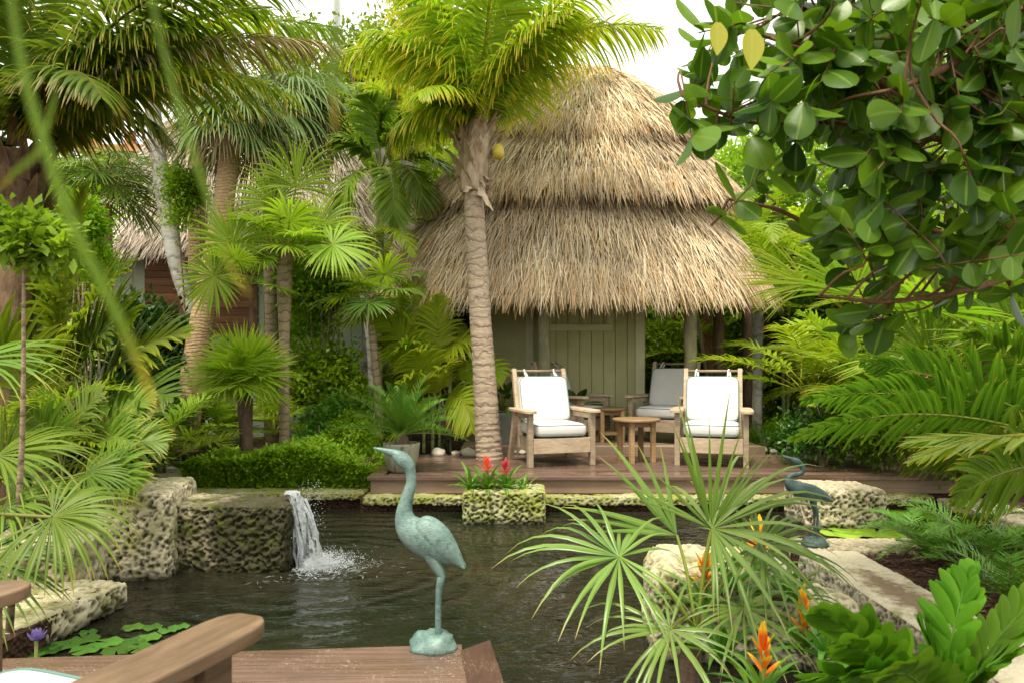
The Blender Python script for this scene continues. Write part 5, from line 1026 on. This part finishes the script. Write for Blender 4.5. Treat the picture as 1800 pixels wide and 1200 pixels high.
oc=np.array([(1,0,0),(0,1,0),(-1,0,0),(0,-1,0),(0,0,1),(0,0,-1)],float); V=C[:,None]+oc[None]*rr[:,None,None]; n0=np.arange(len(C))[:,None]*6
fq=np.array([(0,1,4,4),(1,2,4,4),(2,3,4,4),(3,0,4,4)]) 
# octahedra written as two crossed quads plus a ring, all quads
fq=np.array([(0,4,2,5),(1,4,3,5),(0,1,2,3)]); m.add(V.reshape(-1,3),(n0[:,None]+fq[None]).reshape(-1,4)); tag(m.build('droplets',M['foam'],wf,rel=WR),kind='stuff')
m=MB(); N=900; rad=np.abs(rg.normal(0,.20,N))+.01; th=rg.uniform(0,2*PI,N); cx=-1.36+rad*np.cos(th)*1.3; cyy=4.93+rad*np.sin(th); keep=(cx>-1.5)|(cyy<4.7); cx,cyy,rad,th=cx[keep],cyy[keep],rad[keep],th[keep]; N=len(cx)
th2=th+rg.normal(0,.9,N); d=np.stack([-np.sin(th2),np.cos(th2),0*th],1); blades(m,np.stack([cx,cyy,0*cx+WZ+.004],1),d,np.stack([np.cos(th),np.sin(th),0*th],1),rg.uniform(.015,.07,N),rg.uniform(.002,.016,N)*np.exp(-rad*2.5),0,3,None,0); tag(m.build('foam',M['foam'],wf,rel=WR),kind='stuff')
# ------------------------------------------------------------------ lily pads and flower
def lily(px,py,D_z,r,label,group,seed,mat='lily'):
    p=G(px,py,WZ+.012); rg=RN(seed); n=28; th=np.linspace(.12,2*PI-.12,n)+rg.uniform(0,6); rr=r*(1+.03*np.sin(th*9)); ring=np.stack([rr*np.cos(th),rr*np.sin(th),.004*np.sin(th*5)],1); mid=ring*.5; c=np.zeros((n,3)); c[:]=ring.mean(0)*0
    m=MB(); V=np.vstack([ring,mid,c+1e-4*ring]); f=[(i,i+1,n+i+1,n+i) for i in range(n-1)]+[(n+i,n+i+1,2*n+i+1,2*n+i) for i in range(n-1)]; m.add(V,f,0,rg.rand()); o=m.build('lily_pad',M[mat],loc=tuple(float(x) for x in p)); tag(o,label,'lily pad',group)
rg=RN(910)
for i,(px,py,r) in enumerate([(234,1101,.055),(268,1101,.05),(295,1106,.05),(318,1100,.045),(150,1122,.07),(115,1132,.075),(190,1128,.07),(232,1126,.06),(262,1119,.06),(80,1142,.07),(150,1140,.07),(205,1142,.07),(330,1112,.05),(155,1110,.045),(50,1150,.07),(245,1137,.06)]): lily(px,py,0,r,'green round lily pad floating between the near chair and the stone slab','lily pads in the lower left of the pond',920+i)
for i,(px,py,r) in enumerate([(1590,902,.2),(1640,906,.22),(1690,912,.2),(1600,920,.17),(1660,925,.16),(1480,936,.17),(1540,936,.2),(1500,931,.18),(1580,935,.15),(1620,893,.16)]): lily(px,py,0,r,'yellow green lily pad in the small pool behind the right coping','lily pads in the small right hand pool',950+i,'lily2')
def lotus(p,s,label,seed,h=.1):
    t=thing('water_lily',p,label,'flower'); m=MB(); tube(m,[(0,0,-.02),(.005,0,h)],.006*s,6,k=1.); m.build('stem',M['lily'],t); n=16; az=np.arange(n)*2.399; e=np.linspace(.5,1.4,n); d=np.stack([np.cos(az)*np.cos(e),np.sin(az)*np.cos(e),np.sin(e)],1); m=MB(); blades(m,np.repeat(np.array([[.005,0,h]]),n,0),d,np.stack([-np.sin(az),np.cos(az),0*az],1),.045*s,.018*s,-.1,4,None,.3); m.build('petals',M['violet'],t)
p=W(62,1113,3.0); lotus((p[0],3.0,WZ+.0),1.2,'violet water lily by the stone slab at the left edge',1,h=p[2]-WZ-.03)
p=W(1708,922,5.2); lotus((p[0],5.2,WZ),1.5,'violet water lily in the small right hand pool',2,h=.16)
# ------------------------------------------------------------------ mulch chips
rg=RN(960); m=MB(); N=2600; x=np.concatenate([rg.uniform(2.3,4.6,N),rg.uniform(-1.2,.9,500),rg.uniform(-3.4,-2.4,400)]); y=np.concatenate([rg.uniform(2.2,4.7,N),rg.uniform(8.75,8.82,500),rg.uniform(7.4,8.4,400)]); n=len(x); az=rg.uniform(0,2*PI,n); d=np.stack([np.cos(az),np.sin(az),rg.normal(0,.15,n)],1)
blades(m,np.stack([x,y,GZ+rg.uniform(.002,.02,n)],1),d,np.stack([-np.sin(az),np.cos(az),rg.normal(0,.4,n)],1),rg.uniform(.02,.06,n),rg.uniform(.006,.016,n),0,2,lambda s:1+0*s,.6); tag(m.build('mulch_chips',M['chip'],smooth=False),'shredded dark bark mulch chips on the planting beds','mulch',kind='stuff')
# ------------------------------------------------------------------ background trees
def bgtree(x,y,h,rad,seed,mat,label,nc=150,sz=.16,tr=.12):
    b=(x,y,GZ); t=thing('broadleaf_tree',b,label,'tree'); m=MB(); rg=RN(seed)
    for i in range(5):
        o=rg.normal(0,.45,3)*np.array([rad,rad,rad*.5]); leafcloud(m,np.array([x,y,h])+o,(rad*.7,rad*.6,rad*.6),nc//5,95,sz,rg,cr=.30,shell=.3)
    m.build('crown',M[mat],t,rel=np.array(b))
    m=MB(); tube(m,spline([(x,y,GZ),(x+.1,y,h*.4),(x,y,h*.9)],12),np.linspace(tr,tr*.5,12),9)
    for i in range(5): q=np.array([x,y,h])+rg.normal(0,.5,3)*rad; tube(m,spline([(x,y,h*.45+i*.2),(np.array([x,y,h*.6])+q)/2,q],8),np.linspace(tr*.45,.02,8),6)
    m.build('trunk',M['bark_thin'],t,rel=np.array(b))
for i,a in enumerate([(-12.5,19,4.6,2.6,'tree','dense tree behind the far left garden'),(-7.8,18.5,3.2,2.,'shrub','low dense tree behind the grey thatched house'),(-3.2,17.5,5.2,2.7,'tree','tall tree behind the sabal palm crowns'),(-.6,16.0,4.4,2.2,'shrub','leafy tree between the sabals and the coconut palm'),(-1.6,20,7.8,2.8,'tree','high tree behind the coconut palm crown'),(4.9,19,3.6,2.2,'tree','tree whose top shows just right of the thatched roof'),(7.0,16.5,4.6,2.6,'tree','large tree right of the hut behind the palms'),(10.5,15.5,4.6,3.0,'shrub','large tree behind the far right garden'),(2.5,17,2.6,2.4,'shrub','dense low tree directly behind the hut'),(-5.6,21,8.0,2.8,'tree','tall tree above the left sabal crowns'),(-3.9,19,9.4,2.2,'tree','highest tree, filling the sky left of the coconut crown'),(8.9,12.6,2.8,1.9,'tree','broad tree behind the pink flowering shrub'),(-10.,13.6,2.6,2.2,'shrub','broad tree left of the grey thatched house'),(5.9,12.8,1.6,1.5,'tree','dense bushy tree behind the spider plants'),(12.5,20,7.,3.2,'tree','tall tree in the far right background')]):
    bgtree(a[0],a[1],a[2],a[3],1000+i,a[4],a[5],150,.17)
m=MB(); rg=RN(1100)
for i in range(30):
    x=-16+i*1.15; 
    for zz,nn_ in ((.7,22),(2.4,20),(4.2,16)):
        if zz>4 and x>0: continue
        leafcloud(m,(x+rg.normal(0,.3),16.5+rg.uniform(-.8,1.5)+.004*x*x,zz+rg.uniform(0,.5)),(1.25,.7,1.3),int(nn_*1.6),85,.17,rg,shell=.3)
tag(m.build('background_foliage',M['tree']),'dense far off green thicket closing the view behind the garden','foliage',kind='stuff')
print('verts',sum(len(o.data.vertices) for o in bpy.data.objects if o.type=='MESH'))
